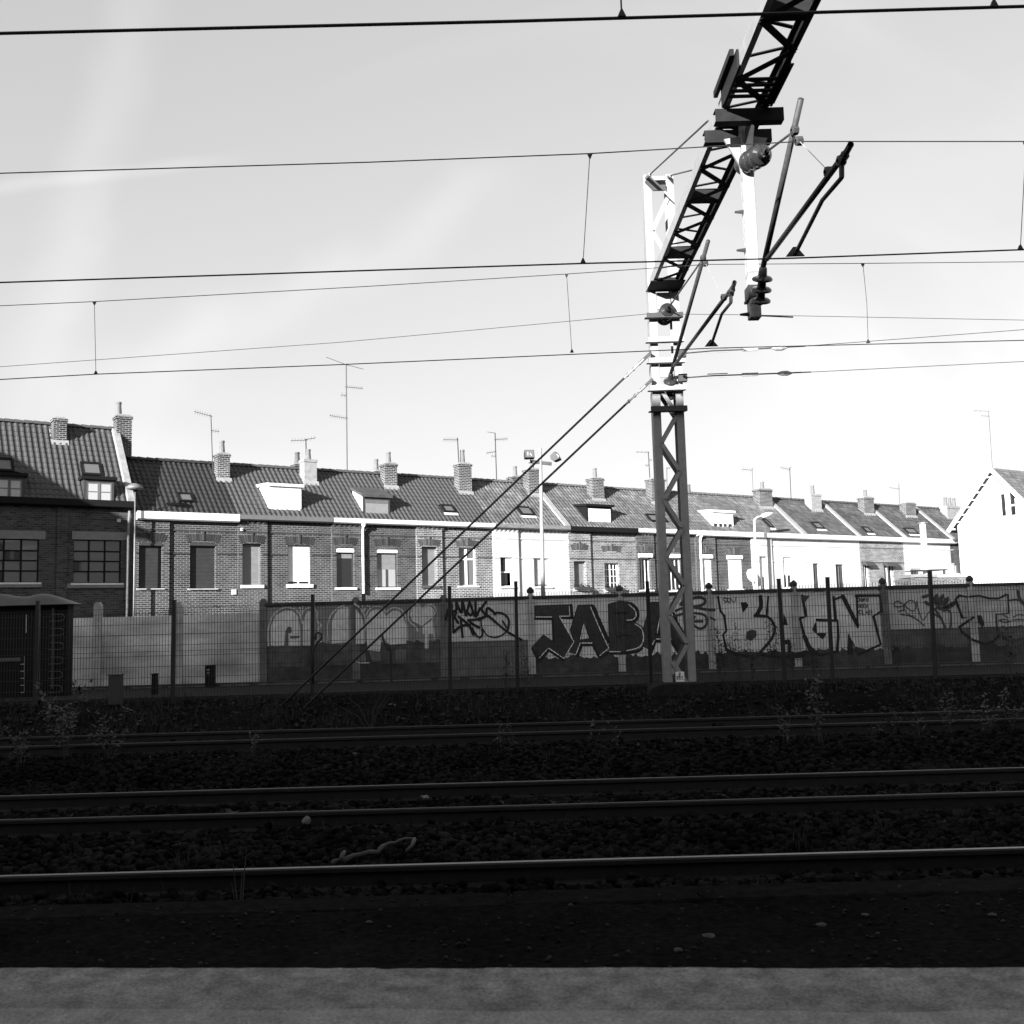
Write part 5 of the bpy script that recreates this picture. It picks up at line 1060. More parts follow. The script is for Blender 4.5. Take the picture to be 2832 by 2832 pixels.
strip(112, 1694, 1905, 0.010, 'midgrey', 'edge_trim'); strip(73, 1700, 1750, 0.014, 'pale', 'edge_trim'); strip(68, 1815, 1915, 0.014, 'pale', 'edge_trim'); strip(147, 1680, 1905, 0.05, 'darkpaint', 'hook_rail', 21.56)
for i in range(5): a = at(57, 1837 + i * 19.5, 21.58); q = MB(); q.box(a.x, a.x + 0.075, 21.57, 21.585, a.z - 0.007, a.z + 0.007); q.build('hinge', M['pale'], cb)
a = at(0, 1825, 21.58); b_ = at(56, 1825, 21.58); q = MB(); q.box(a.x, b_.x, 21.57, 21.59, a.z - 0.035, a.z + 0.035); q.build('label_strip', M['midgrey'], cb)
# small box with a white notice at the foot of the wall, a stump and a short post
def small_box(u0, u1, v0, v1, Y, name, label, cat, m, white=False):
    a = at(u0, v1, Y); b_ = at(u1, v0, Y); z0 = min(a.z, GZ + 0.06); t = thing(name, label, cat, ((a.x + b_.x) / 2, Y, z0))
    q = MB(); q.box(a.x, b_.x, Y, Y + 0.2, z0, b_.z); q.build('body', M[m], t, bevel=0.008)
    q = MB(); q.box(a.x - 0.012, b_.x + 0.012, Y - 0.012, Y + 0.212, b_.z + 0.002, b_.z + 0.022); q.build('top', M[m], t)
    if white:
        w = b_.x - a.x; h_ = b_.z - z0; q = MB(); q.box(a.x + w * 0.28, a.x + w * 0.58, Y - 0.004, Y - 0.001, b_.z - h_ * 0.19, b_.z - h_ * 0.15); q.build('notice', M['pale'], t)
        q = MB(); q.box(a.x + w * 0.28, a.x + w * 0.58, Y - 0.004, Y - 0.001, b_.z - h_ * 0.38, b_.z - h_ * 0.26); q.build('notice', M['midgrey'], t)
    return t
small_box(566, 590, 1842, 1900, 23.3, 'junction_box', 'small black box with a tiny white notice beside the wall foot', 'box', 'blackpaint', True)
small_box(298, 330, 1868, 1950, 18.9, 'marker_stump', 'wide dark marker stump among the weeds before the fence', 'marker', 'darkpaint')
small_box(418, 429, 1866, 1918, 21.2, 'bollard', 'thin short black bollard standing on the path', 'bollard', 'blackpaint')
# hooked bar beside a fence post, dark stake
hp = at(868, 1755, 19.5)
hk = thing('hooked_bar', 'bent dark bar with a curled top leaning at the fence post', 'bar', (hp.x, 19.5, GZ))
pts = [at(*GD(a, b_), 19.5) for a, b_ in ((540, 930), (540, 620), (548, 570), (590, 510), (628, 465), (630, 425), (600, 405), (572, 415), (565, 455), (572, 480))]
q = MB(); q.tube(pts, 0.022, 6); q.build('bar', M['fence'], hk, smooth=True)
sp = at(1077, 1800, 19.4); sk = thing('wooden_stake', 'crooked dark stake with a slanted top in front of the faded lettering', 'stake', (sp.x, 19.4, GZ))
q = MB(); q.tube([at(*GD(a, b_), 19.4) for a, b_ in ((1345, 920), (1342, 760), (1338, 600), (1325, 545))], 0.028, 6); q.build('stake', M['fence'], sk)
q = MB(); q.tube([at(*GD(a, b_), 19.4) for a, b_ in ((1250, 430), (1265, 480), (1300, 570), (1338, 600))], 0.018, 5); q.build('branch', M['fence'], sk)

# ================================================================ THE CATENARY GANTRY: lattice mast, beam over the tracks, drop post, cantilevers
MX0, MX1, MYF, MYB = 2.71, 3.29, 19.15, 19.45
gt = thing('catenary_gantry', 'lattice steel catenary mast carrying a dark lattice beam over the tracks', 'catenary mast', (3.0, 19.3, 0.5))
zmast = 10.28
def channel(x0, x1, flip):                                   # U-section leg, web outside
    q = MB(); t = 0.014; w = x1 - x0
    xo, xi = (x0, x1) if not flip else (x1, x0); s_ = 1 if not flip else -1
    q.prism(((xo, MYF), (xo + s_ * w, MYF), (xo + s_ * w, MYF + t), (xo + s_ * t, MYF + t), (xo + s_ * t, MYB - t), (xo + s_ * w, MYB - t), (xo + s_ * w, MYB), (xo, MYB)), 'z', 0.55, zmast); return q
channel(MX0, MX0 + 0.145, False).build('mast_leg', M['galv'], gt); channel(MX1 - 0.145, MX1, True).build('mast_leg', M['galv'], gt)
zz = 0.95; side = 0
def zsrc(y): return at(1885, y, 19.15).z
nodes = [zsrc(y) for y in (1856, 1776, 1700, 1603, 1520, 1445, 1367, 1295, 1213, 1130)]
z = 0.75; zs = [0.75]
while z < 5.6: z += 0.535; zs.append(z)
for i in range(len(zs) - 1):
    a, b_ = (MX0 + 0.13, MX1 - 0.13) if i % 2 == 0 else (MX1 - 0.13, MX0 + 0.13)
    for y in (MYF - 0.012, MYB + 0.012):
        q = MB(); q.bar((a, y, zs[i]), (b_, y, zs[i + 1]), 0.012, 0.075, up=(0, 0, 1)); v_ = q.build('mast_brace', M['galv'], gt)
z = 7.0; zs2 = [8.5, 9.15, 9.8]
for i, (a, b_) in enumerate(((MX1 - 0.13, MX0 + 0.13), (MX0 + 0.13, MX1 - 0.13))):
    q = MB(); q.bar((a, MYF - 0.012, zs2[i]), (b_, MYF - 0.012, zs2[i + 1]), 0.012, 0.085, up=(0, 0, 1)); q.build('mast_brace', M['galv'], gt)
for zz, m_ in ((5.62, 'galv_dark'), (7.42, 'galv_dark'), (6.95, 'galv'), (6.02, 'galv'), (6.55, 'galv')):
    q = MB(); q.box(MX0 - 0.05, MX1 + 0.05, MYF - 0.10, MYF - 0.03, zz, zz + 0.10); q.box(MX0 - 0.10, MX1 + 0.02, MYF - 0.16, MYF - 0.03, zz - 0.012, zz - 0.002); q.build('crossarm', M[m_], gt)
for zz in (6.3, 7.62):
    q = MB(); q.box(MX0 + 0.16, MX1 - 0.16, MYF + 0.02, MYF + 0.05, zz, zz + 0.32); q.build('batten_plate', M['galv'], gt)
q = MB(); q.prism(((MX0 + 0.02, 10.12), (MX0 + 0.10, 10.26), (MX0 + 0.30, 10.05), (MX1 - 0.16, 10.05), (MX1 - 0.16, 9.94), (MX0 + 0.18, 9.94)), 'y', MYF - 0.05, MYF - 0.016); q.build('head_plate', M['galv_dark'], gt)
q = MB(); q.box(MX0 + 0.14, MX1 - 0.14, MYF + 0.03, MYB - 0.03, 10.18, 10.26); q.build('head_tie', M['galv'], gt)
q = MB(); q.prism(((2.35, 0.40), (2.42, 0.52), (2.62, 0.60), (3.38, 0.60), (3.58, 0.52), (3.72, 0.40), (3.72, 0.2), (2.35, 0.2)), 'y', 18.80, 19.85); q.build('footing', M['conc_foot'], gt, bevel=0.02)
# number plate
pl = MB(); a = at(1868, 1858, 19.1); b_ = at(1893, 1885, 19.1); pl.box(a.x, b_.x, 19.095, 19.105, b_.z, a.z); plate = pl.build('number_plate', M['white'], gt)
def plate_text(txt, cx, cz, h, w, tilt=0.0):
    for i, ch in enumerate(txt):
        for ln__ in FONT[ch]:
            q = MB(); P = [Vector((cx + ((i - len(txt) / 2) * 1.2 + p + 0.1) * w, 19.088 - 0.0005 * i, cz + (r_ - 1) * h / 2)) for p, r_ in ln__]
            for p, r_ in zip(P, P[1:]): q.bar(p, r_, 0.012, 0.002, up=(0, 1, 0))
            o = q.build('numeral', M['blackpaint'], plate)
pw_, ph_ = b_.x - a.x, a.z - b_.z; cx = (a.x + b_.x) / 2
plate_text('2', cx, a.z - ph_ * 0.2, ph_ * 0.24, 0.045); plate_text('251', cx, a.z - ph_ * 0.55, ph_ * 0.24, 0.038)
q = MB(); q.box(a.x + 0.01, b_.x - 0.01, 19.091, 19.0935, a.z - ph_ * 0.80, a.z - ph_ * 0.77); q.build('plate_rule', M['blackpaint'], plate)
q = MB(); q.bar((2.86, 19.12, 0.98), (3.12, 19.12, 0.55), 0.012, 0.08); q.build('mast_brace', M['galv'], gt)
# beam
BZ0, BZ1 = 8.0, 8.20; BX0, BX1 = 2.74, 3.30; BY0, BY1 = 4.2, 19.12
def chord(x0, x1, flip):
    q = MB(); t = 0.014; xo = x0 if not flip else x1; s_ = 1 if not flip else -1; w = x1 - x0
    q.prism(((xo, BZ0), (xo + s_ * w, BZ0), (xo + s_ * w, BZ0 + t), (xo + s_ * t, BZ0 + t), (xo + s_ * t, BZ1 - t), (xo + s_ * w, BZ1 - t), (xo + s_ * w, BZ1), (xo, BZ1)), 'x', 0, 1)
    # prism swept along 'x' gives (a, p0, p1): reorder to run along Y
    q.v = [Vector((p.y, BY0 + (BY1 - BY0) * p.x, p.z)) for p in q.v]; return q
chord(BX0, BX0 + 0.07, False).build('beam_chord', M['galv'], gt); chord(BX1 - 0.07, BX1, True).build('beam_chord', M['steel_dark'], gt)  # sunlit left side and shaded right side put into two steel colours
y = BY1 - 0.45; i = 0; step = 0.60
while y > BY0 + 0.3:
    xa, xb = (BX0 + 0.03, BX1 - 0.03) if i % 2 == 0 else (BX1 - 0.03, BX0 + 0.03)
    for zz in (BZ0 - 0.008,):
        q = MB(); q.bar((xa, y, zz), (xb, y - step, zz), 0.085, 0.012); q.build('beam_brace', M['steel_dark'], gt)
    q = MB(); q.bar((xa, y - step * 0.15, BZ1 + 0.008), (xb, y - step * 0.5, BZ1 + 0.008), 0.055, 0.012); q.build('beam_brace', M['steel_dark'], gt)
    if i % 4 == 1:
        q = MB(); q.box(BX0 + 0.02, BX1 - 0.02, y - step - 0.10, y - step + 0.06, BZ0 + 0.016, BZ1 - 0.016); q.build('beam_batten', M['steel_dark'], gt)
    y -= step; i += 1
q = MB(); q.box(BX0 - 0.05, BX1 + 0.03, BY1 - 0.55, BY1 - 0.02, BZ0 - 0.03, BZ0 - 0.016); q.build('end_plate', M['steel_dark'], gt)
q = MB(); q.prism(((BX0 - 0.08, BZ0 - 0.05), (BX1 + 0.02, BZ0 - 0.05), (BX1 + 0.06, BZ0 + 0.16), (BX1 - 0.02, BZ1 + 0.02), (BX0 + 0.06, BZ1 + 0.02)), 'y', BY1 + 0.0, BY1 + 0.025); q.build('end_plate', M['steel_dark'], gt)
# splice at mid span with heavier side plates and cross channels
for x0, x1 in ((BX0 - 0.03, BX0 - 0.004), (BX1 + 0.004, BX1 + 0.03)):
    q = MB(); q.box(x0, x1, 11.2, 12.1, BZ0 - 0.02, BZ1 + 0.02); q.build('splice_plate', M['steel_dark'], gt)
    q = MB(); q.box(x0, x1 + 0.002, 11.1, 12.0, BZ0 - 0.035, BZ0 - 0.022); q.build('splice_plate', M['steel_dark'], gt)
q = MB(); q.box(BX0 - 0.09, BX0 - 0.04, 11.28, 12.25, BZ1 - 0.01, BZ1 + 0.07); q.build('splice_plate', M['steel_dark'], gt)
for y in (11.45, 11.58, 11.71, 11.84): q = MB(); q.box(BX0 + 0.015, BX1 - 0.015, y, y + 0.06, BZ0 - 0.006, BZ0 + 0.012); q.build('splice_batten', M['steel_dark'], gt)
for y, xa, xb, zz in ((12.10, 2.63, 3.47, BZ0 - 0.19), (12.66, 2.60, 3.46, BZ0 - 0.19)):
    q = MB(); t = 0.012; q.prism(((y, zz), (y + 0.14, zz), (y + 0.14, zz + t), (y + t, zz + t), (y + t, zz + 0.15), (y + 0.14, zz + 0.15), (y + 0.14, zz + 0.15 + t), (y, zz + 0.15 + t)), 'x', xa, xb); q.build('cross_channel', M['steel_dark'], gt)
# drop post with gusset plates
dp = sub_empty('drop_post', gt)
q = MB(); q.box(3.03, 3.17, 12.52, 12.68, 5.46, 8.0); q.build('post_tube', M['galv_pale'] if 'galv_pale' in M else M.setdefault('galv_pale', mat('galvanised_pale', 0.30, 0.6, 0.3, 14, amt2=0.2)), dp, bevel=0.008)
for sx in (-1, 1):
    q = MB(); xc = 3.10 + sx * 0.075; q.prism(((xc, 7.25), (xc + sx * 0.02, 7.45), (xc + sx * 0.20, 7.80), (xc, 7.83)), 'y', 12.56, 12.60); q.build('gusset', M['galv'], dp)
q = MB(); q.prism(((12.5, 7.3), (12.5, 7.9), (12.1, 7.9)), 'x', 3.08, 3.12); q.build('gusset', M['galv_dark'], dp)
for zz in (5.52, 6.35, 6.85): q = MB(); q.tube([(2.92, 12.6, zz), (3.03, 12.6, zz)], 0.015, 5, r2=0.03); q.build('bolt', M['galv_dark'], dp)
q = MB(); q.tube([(3.17, 12.6, 5.50), (3.58, 12.6, 5.47)], 0.010, 5); q.build('bolt', M['galv_dark'], dp)
q = MB(); q.box(3.0, 3.2, 12.44, 12.70, 5.68, 5.71); q.box(3.01, 3.19, 12.46, 12.69, 5.712, 5.86); q.build('clamp', M['galv_dark'], dp)
# insulators and cantilevers
def insulator(p, q_, n, r, parent, nm='insulator'):
    p = Vector(p); q_ = Vector(q_); L_ = (q_ - p).length; prof = [(0, 0.03), (0.03 * L_, 0.04)]
    for i in range(n):
        t0 = L_ * (0.06 + 0.86 * i / n); w = L_ * 0.86 / n
        prof += [(t0, 0.05), (t0 + w * 0.02, r * 0.6), (t0 + w * 0.04, r * 0.96), (t0 + w * 0.12, r), (t0 + w * 0.22, r * 0.97), (t0 + w * 0.36, r * 0.80), (t0 + w * 0.46, r * 0.45), (t0 + w * 0.52, 0.055), (t0 + w * 0.97, 0.05)]
    prof += [(L_ * 0.97, 0.045), (L_, 0.03)]; m = MB(); m.lathe(p, q_ - p, prof, 24); return m.build(nm, M['ins'], parent)
def cantilever(Xp, base, lab):
    # positions in the cross-track plane, read as picture points in that plane
    c = sub_empty('cantilever', gt); P = {k: onx(u * S, v_ * S, Xp) for k, (u, v_) in base.items()}
    insulator(P['i0'], P['i1'], 3, lab['r'], c); insulator(P['t0'], P['t1'], lab['n'], lab['r2'], c)
    def T(a, b_, r, nm, m='tube'): q = MB(); q.tube([P[a], P[b_]], r, 8); return q.build(nm, M[m], c, smooth=True)
    T('i1', 'top', 0.034, 'mast_tube'); T('t1', 'tie', 0.014, 'tie_rod'); T('i1b', 'reg', 0.030, 'register_tube', 'tube_d')
    q = MB(); q.tube([P['s0'], P['s1'], P['s2']], 0.022, 7); q.build('steady_arm', M['tube_d'], c, smooth=True)
    q = MB(); q.tube([P['reg2'], P['s0']], 0.025, 6); q.build('link', M['galv_dark'], c)
    q = MB(); q.tube([P['msg'], P['rw']], 0.005, 4); q.build('stay_wire', M['galv'], c)
    for k_ in ('tie', 'msg', 'rw', 'reg2'):
        q = MB(); q.lathe(P[k_] - Vector((0.04, 0, 0)), (1, 0.2, 0.1), ((0, 0.02), (0.01, 0.05), (0.07, 0.05), (0.08, 0.02)), 7); q.build('clamp', M['galv_dark'], c)
    q = MB(); q.lathe(P['reg'] - (P['reg'] - P['reg2']) * 0.9, P['reg'] - P['reg2'], ((0, 0.04), (0.08, 0.045), (0.1, 0.03), (0.25, 0.03)), 7); q.build('clamp', M['galv_dark'], c)
    q = MB(); e = P['s2']; q.prism(((e.x - 0.10, e.z - 0.02), (e.x + 0.10, e.z - 0.02), (e.x + 0.02, e.z + 0.08), (e.x - 0.02, e.z + 0.08)), 'y', e.y - 0.012, e.y + 0.012); q.build('wire_clip', M['galv_dark'], c)
    return P
M['tube_d'] = mat('cantilever_dark_tube', 0.06, 0.5, 0.35, 14, metal=0.3)
CP2 = cantilever(3.10, dict(i0=(1434, 575), i1=(1440, 503), i1b=(1447, 489), top=(1511, 187), t0=(1402, 312), t1=(1447, 286), tie=(1500, 246), msg=(1508, 266), reg=(1598, 285), reg2=(1588, 303), s0=(1588, 335), s1=(1552, 377), s2=(1500, 480), rw=(1564, 324)), dict(r=0.125, n=4, r2=0.14))
CP3 = cantilever(3.05, dict(i0=(1262, 752), i1=(1266, 704), i1b=(1272, 690), top=(1336, 455), t0=(1252, 602), t1=(1262, 580), tie=(1327, 487), msg=(1331, 497), reg=(1383, 541), reg2=(1379, 553), s0=(1379, 571), s1=(1362, 592), s2=(1342, 651), rw=(1366, 561)), dict(r=0.13, n=4, r2=0.15))
# stays from the mast head to the beam
for a, b_ in (((MX0 + 0.06, MYF, 10.22), (2.62, 12.5, 8.02)), ((MX1 - 0.10, MYF, 10.24), (3.0, 14.6, 8.36))):
    a = Vector(a); b_ = Vector(b_); q = MB(); q.tube([a.lerp(b_, 0.09), b_], 0.014, 5); r_ = q.build('stay_rod', M['galv_dark'], gt)
    q = MB(); q.tube([a, a.lerp(b_, 0.03), a.lerp(b_, 0.09)], 0.035, 6); q.build('shackle', M['galv'], r_)
# ground-anchor guys down to the left, with their adjusting plates
for (u0, v0), (u1, v1) in (((1221, 672), (545, 1318)), ((1224, 722), (588, 1322))):
    a = at(u0 * S, v0 * S, 19.05); b_ = at(u1 * S, v1 * S, 18.9); d = (b_ - a).normalized()
    q = MB(); q.tube([a + d * 0.55, b_ + d * 0.3], 0.021, 7); r_ = q.build('guy_rod', M['galv_dark'], gt, smooth=True)
    q = MB(); q.bar(a + d * 0.1, a + d * 0.62, 0.03, 0.11, up=(0, 1, 0)); q.build('adjuster_plate', M['galv'], r_)
    q = MB(); q.bar(a - d * 0.1, a + d * 0.2, 0.05, 0.09, up=(0, 1, 0)); q.build('anchor_lug', M['galv_dark'], r_)
    for t in (0.2, 0.36, 0.52): q = MB(); c = a + d * t; q.tube([c - Vector((0, 0.05, 0)), c + Vector((0, 0.05, 0))], 0.03, 7); q.build('bolt', M['galv_dark'], r_)

# ================================================================ WIRES
def wire(o, pts, r, nm, m='wire', k=5): q = MB(); q.tube(pts, r, k); return q.build(nm, M[m], o)
def along(pts_px, Y, ext=60.0):
    P = [at(u * S, v_ * S, Y) for u, v_ in pts_px]; a = P[0] + (P[0] - P[1]).normalized() * ext; b_ = P[-1] + (P[-1] - P[-2]).normalized() * ext
    a.z = P[0].z; b_.z = P[-1].z; return [a] + P + [b_]
def dropper(o, top, bot, bend=0.0, r=0.004):
    top = Vector(top); bot = Vector(bot); mid = (top + bot) / 2 + Vector((bend, 0, 0)); q = MB(); q.tube([top, mid, bot], r, 4); d_ = q.build('dropper', M['wire'], o)
    for p, s_ in ((top, -1), (bot, 1)): q = MB(); q.prism(((p.x - 0.028, p.z), (p.x + 0.028, p.z), (p.x + 0.006, p.z + s_ * 0.05), (p.x - 0.006, p.z + s_ * 0.05)), 'y', p.y - 0.015, p.y + 0.015); q.build('clip', M['wire'], d_)
Y2c, Y2m, Y3c, Y3m, Y1 = CP2['s2'].y, CP2['msg'].y, CP3['s2'].y, CP3['msg'].y, 6.6
ol = thing('overhead_line', 'thick contact wire nearest the platform crossing high above the first track', 'overhead wire', (0, Y1, 5.8))
wire(ol, along([(0, 63), (970, 40), (1932, 12)], Y1), 0.011, 'contact_wire', k=6)
zm = 7.3; wire(ol, [(-60, Y1, zm), (60, Y1, zm)], 0.008, 'messenger_wire')
for u, v_ in ((1173, 32), (1875, 14), (-300, 72), (2500, -5)): p = at(u * S, v_ * S, Y1); dropper(ol, (p.x, Y1, zm), p, 0.0, 0.006)
ol = thing('overhead_line', 'contact and messenger wires held by the drop post cantilever above the middle track', 'overhead wire', (0, Y2c, 5.6))
wire(ol, along([(0, 533), (1100, 497), (1500, 487), (1932, 471)], Y2c), 0.0085, 'contact_wire', k=6); wire(ol, along([(0, 327), (700, 306), (1110, 290), (1350, 276), (1508, 267), (1932, 267)], Y2m), 0.0065, 'messenger_wire')
for (u, v0), (u2, v1) in (((1113, 290), (1100, 496)), ((1936, 268), (1925, 471)), ((-420, 340), (-420, 545))): dropper(ol, at(u * S, v0 * S, Y2m), at(u2 * S, v1 * S, Y2c))
ol = thing('overhead_line', 'thin contact and messenger wires held by the mast cantilever above the far track', 'overhead wire', (0, Y3c, 5.8))
wire(ol, along([(0, 716), (180, 706), (640, 688), (1342, 657), (1932, 642)], Y3c), 0.0075, 'contact_wire', k=6); wire(ol, along([(0, 577), (180, 569), (700, 540), (1070, 517), (1331, 499), (1630, 497), (1932, 494)], Y3m), 0.006, 'messenger_wire')
for (u, v0), (u2, v1), bd in (((178, 569), (181, 706), 0), ((1069, 517), (1079, 665), 0), ((1628, 497), (1638, 647), 0.02)): dropper(ol, at(u * S, v0 * S, Y3m), at(u2 * S, v1 * S, Y3c), bd)
ew = thing('earth_wire', 'faint thin earth wire running past the lattice mast', 'overhead wire', (0, 19.1, 7.5)); wire(ew, along([(0, 692), (640, 646), (1000, 613), (1225, 592), (1400, 594), (1932, 604)], 19.08), 0.0055, 'wire')
for pts, lab in (([(1288, 667), (1345, 662), (1420, 659), (1520, 653), (1932, 622)], 'upper tensioned anchor wire with turnbuckle right of the mast'), ([(1290, 713), (1345, 709), (1430, 706), (1530, 702), (1932, 682)], 'lower tensioned anchor wire with turnbuckle right of the mast')):
    P = [at(u * S, v_ * S, 19.05) for u, v_ in pts]; t = thing('anchor_wire', lab, 'overhead wire', P[0]); wire(t, [P[0], P[1], P[2], P[3]], 0.014, 'rod', 'galv_dark'); e_ = P[4] + (P[4] - P[3]).normalized() * 60; wire(t, [P[3], P[4], e_], 0.006, 'wire')
    d = (P[2] - P[1]).normalized()
    for s_ in (-1, 1): wire(t, [P[1] + Vector((0, 0, 0.035 * s_)) - d * 0.1, P[1] + Vector((0, 0, 0.035 * s_)) + d * 0.28], 0.010, 'turnbuckle_bar', 'galv')
    q = MB(); q.bar(P[1] + d * 0.55, P[1] + d * 0.85, 0.03, 0.06); q.build('link_plate', M['galv'], t); q = MB(); q.lathe(P[2] + d * 0.35, d, ((0, 0.01), (0.08, 0.045), (0.2, 0.05), (0.3, 0.012)), 8); q.build('tension_insulator', M['galv'], t)
    q = MB(); q.box(P[0].x - 0.1, P[0].x + 0.06, 19.0, 19.12, P[0].z - 0.07, P[0].z + 0.07); q.build('anchor_lug', M['galv_dark'], t)

# ================================================================ TRACKS
def rail_mesh(mb, y, zt, x0=-75, x1=75):
    p = ((-0.075, -0.172), (0.075, -0.172), (0.075, -0.160), (0.012, -0.140), (0.010, -0.050), (0.036, -0.036), (0.036, -0.008), (0.028, -0.001), (-0.028, -0.001), (-0.036, -0.008), (-0.036, -0.036), (-0.010, -0.050), (-0.012, -0.140), (-0.075, -0.160))
    mb.prism([(y + a, zt + b_) for a, b_ in p], 'x', x0, x1)
SLEEP = None
def track(y0, y1, zt, label, top0, top1):
    global SLEEP
    t = thing('railway_track', label, 'railway track', (0, (y0 + y1) / 2, zt - 0.3))
    for y, m in ((y0, top0), (y1, top1)):
        q = MB(); rail_mesh(q, y, zt); r_ = q.build('rail', M['rail'], t)
        q = MB(); q.box(-75, 75, y - 0.024, y + 0.024, zt - 0.0008, zt + 0.002); q.build('rail_head', M[m], r_)
    x = -14.0 + random.uniform(0, 0.3); ym = (y0 + y1) / 2
    while x < 14:
        if SLEEP is None: q = MB(local=True); q.box(-0.125, 0.125, -1.28, 1.28, -0.14, 0.0); s_ = q.build('sleeper', M['sleeper'], t, bevel=0.012); SLEEP = s_.data
        else: s_ = bpy.data.objects.new('sleeper', SLEEP); COL.objects.link(s_); s_.parent = t
        s_.location = (x, 0, 0.3 - 0.176); s_.rotation_euler = (0, 0, random.uniform(-0.012, 0.012))
        x += 0.60
    return t
R1 = onz(1416, 1626 * S, 0).y; R2a = onz(1416, 1520 * S, 0).y; R2b = onz(1416, 1475 * S, 0).y; R3a = onz(1416, 1382 * S, 0.14).y; R3b = onz(1416, 1365 * S, 0.14).y
track(R1 - 1.5, R1, 0.0, 'railway track right beside the platform with a shiny rail head', 'rail_top', 'rail_top')
M['rail_top_mid'] = mat('rail_head_half_polish', 0.06, 0.5, 0.3, 3, metal=1.0, stretch=(0.3, 6, 6))
track(R2a, R2b, 0.0, 'middle railway track lying in bare ballast', 'rail_top_dull', 'rail_top_mid')
track(R3a, R3b, 0.14, 'overgrown far railway track below the fence bank', 'rail_top_dull', 'rail_top_dull')

# ---- ballast stones: real stones, far past counting
PH = (1 + 5 ** 0.5) / 2
ICO_V = np.array([(-1, PH, 0), (1, PH, 0), (-1, -PH, 0), (1, -PH, 0), (0, -1, PH), (0, 1, PH), (0, -1, -PH), (0, 1, -PH), (PH, 0, -1), (PH, 0, 1), (-PH, 0, -1), (-PH, 0, 1)]) / 1.9
ICO_F = np.array([(0, 11, 5), (0, 5, 1), (0, 1, 7), (0, 7, 10), (0, 10, 11), (1, 5, 9), (5, 11, 4), (11, 10, 2), (10, 7, 6), (7, 1, 8), (3, 9, 4), (3, 4, 2), (3, 2, 6), (3, 6, 8), (3, 8, 9), (4, 9, 5), (2, 4, 11), (6, 2, 10), (8, 6, 7), (9, 8, 1)])
def stones(name, n, xs, ys, zs, size, m, flat=0.7, jit=0.22):
    sc = rng.uniform(size[0], size[1], (n, 1, 1)) * rng.uniform(0.7, 1.3, (n, 1, 3)); sc[:, :, 2] *= flat
    v = (ICO_V[None] * (1 + rng.uniform(-jit, jit, (n, 12, 3)))) * sc
    a = rng.uniform(0, 2 * np.pi, n); b_ = rng.normal(0, 0.35, n)
    ca, sa, cb_, sb = np.cos(a), np.sin(a), np.cos(b_), np.sin(b_)
    x, y, z = v[..., 0].copy(), v[..., 1].copy(), v[..., 2].copy()
    x, z = x * cb_[:, None] - z * sb[:, None], x * sb[:, None] + z * cb_[:, None]
    x, y = x * ca[:, None] - y * sa[:, None], x * sa[:, None] + y * ca[:, None]
    V = np.stack([x + xs[:, None], y + ys[:, None], z + zs[:, None]], -1).reshape(-1, 3)
    Fc = (ICO_F[None] + (np.arange(n) * 12)[:, None, None]).reshape(-1, 3)
    o = np_mesh(name, V, Fc, m); return tag(o, kind='stuff')
gz = np.vectorize(ground_z)
def scatter(n, ya, yb, half=0.52, pad=1.0):
    ys = rng.uniform(ya, yb, n); xs = rng.uniform(-1, 1, n) * (half * ys + pad); return xs, ys
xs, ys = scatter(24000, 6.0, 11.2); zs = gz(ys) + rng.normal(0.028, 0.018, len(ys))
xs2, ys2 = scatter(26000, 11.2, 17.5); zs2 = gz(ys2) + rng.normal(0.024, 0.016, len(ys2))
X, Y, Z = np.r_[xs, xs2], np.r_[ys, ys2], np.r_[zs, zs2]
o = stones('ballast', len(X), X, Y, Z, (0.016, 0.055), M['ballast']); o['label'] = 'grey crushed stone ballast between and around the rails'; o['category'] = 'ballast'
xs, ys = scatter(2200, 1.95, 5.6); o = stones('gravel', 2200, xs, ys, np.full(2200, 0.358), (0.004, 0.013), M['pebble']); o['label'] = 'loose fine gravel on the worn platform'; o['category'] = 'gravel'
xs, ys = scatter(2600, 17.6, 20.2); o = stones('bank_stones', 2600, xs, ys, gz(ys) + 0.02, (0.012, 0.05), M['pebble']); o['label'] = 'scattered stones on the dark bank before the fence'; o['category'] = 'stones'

# ---- grass and low weeds
def blades(name, xs, ys, zs, h, lean, w, m):
    n = len(xs); a = rng.uniform(0, 2 * np.pi, n); H = rng.uniform(h[0], h[1], n); l = np.abs(rng.normal(0, lean, n)) * H; dx, dy = np.cos(a), np.sin(a)
    px, py = -dy * w, dx * w
    b0 = np.stack([xs - px, ys - py, zs], 1); b1 = np.stack([xs + px, ys + py, zs], 1)
    m0 = np.stack([xs + dx * l * 0.35 - px * 0.7, ys + dy * l * 0.35 - py * 0.7, zs + H * 0.6], 1); m1 = np.stack([xs + dx * l * 0.35 + px * 0.7, ys + dy * l * 0.35 + py * 0.7, zs + H * 0.6], 1)
    t = np.stack([xs + dx * l, ys + dy * l, zs + H], 1); V = np.stack([b0, b1, m0, m1, t], 1).reshape(-1, 3)
    k = np.arange(n)[:, None] * 5; Fc = np.concatenate([k + np.array([[0, 1, 3]]), k + np.array([[0, 3, 2]]), k + np.array([[2, 3, 4]])]).reshape(-1, 3)
    return tag(np_mesh(name, V, Fc, m), kind='stuff')
def tufts(n, per, ya, yb, spread, half=0.52, pad=0.6):
    cx, cy = scatter(n, ya, yb, half, pad); k = rng.poisson(per, n); xs = np.repeat(cx, k) + rng.normal(0, spread, k.sum()); ys = np.repeat(cy, k) + rng.normal(0, spread, k.sum()); return xs, ys
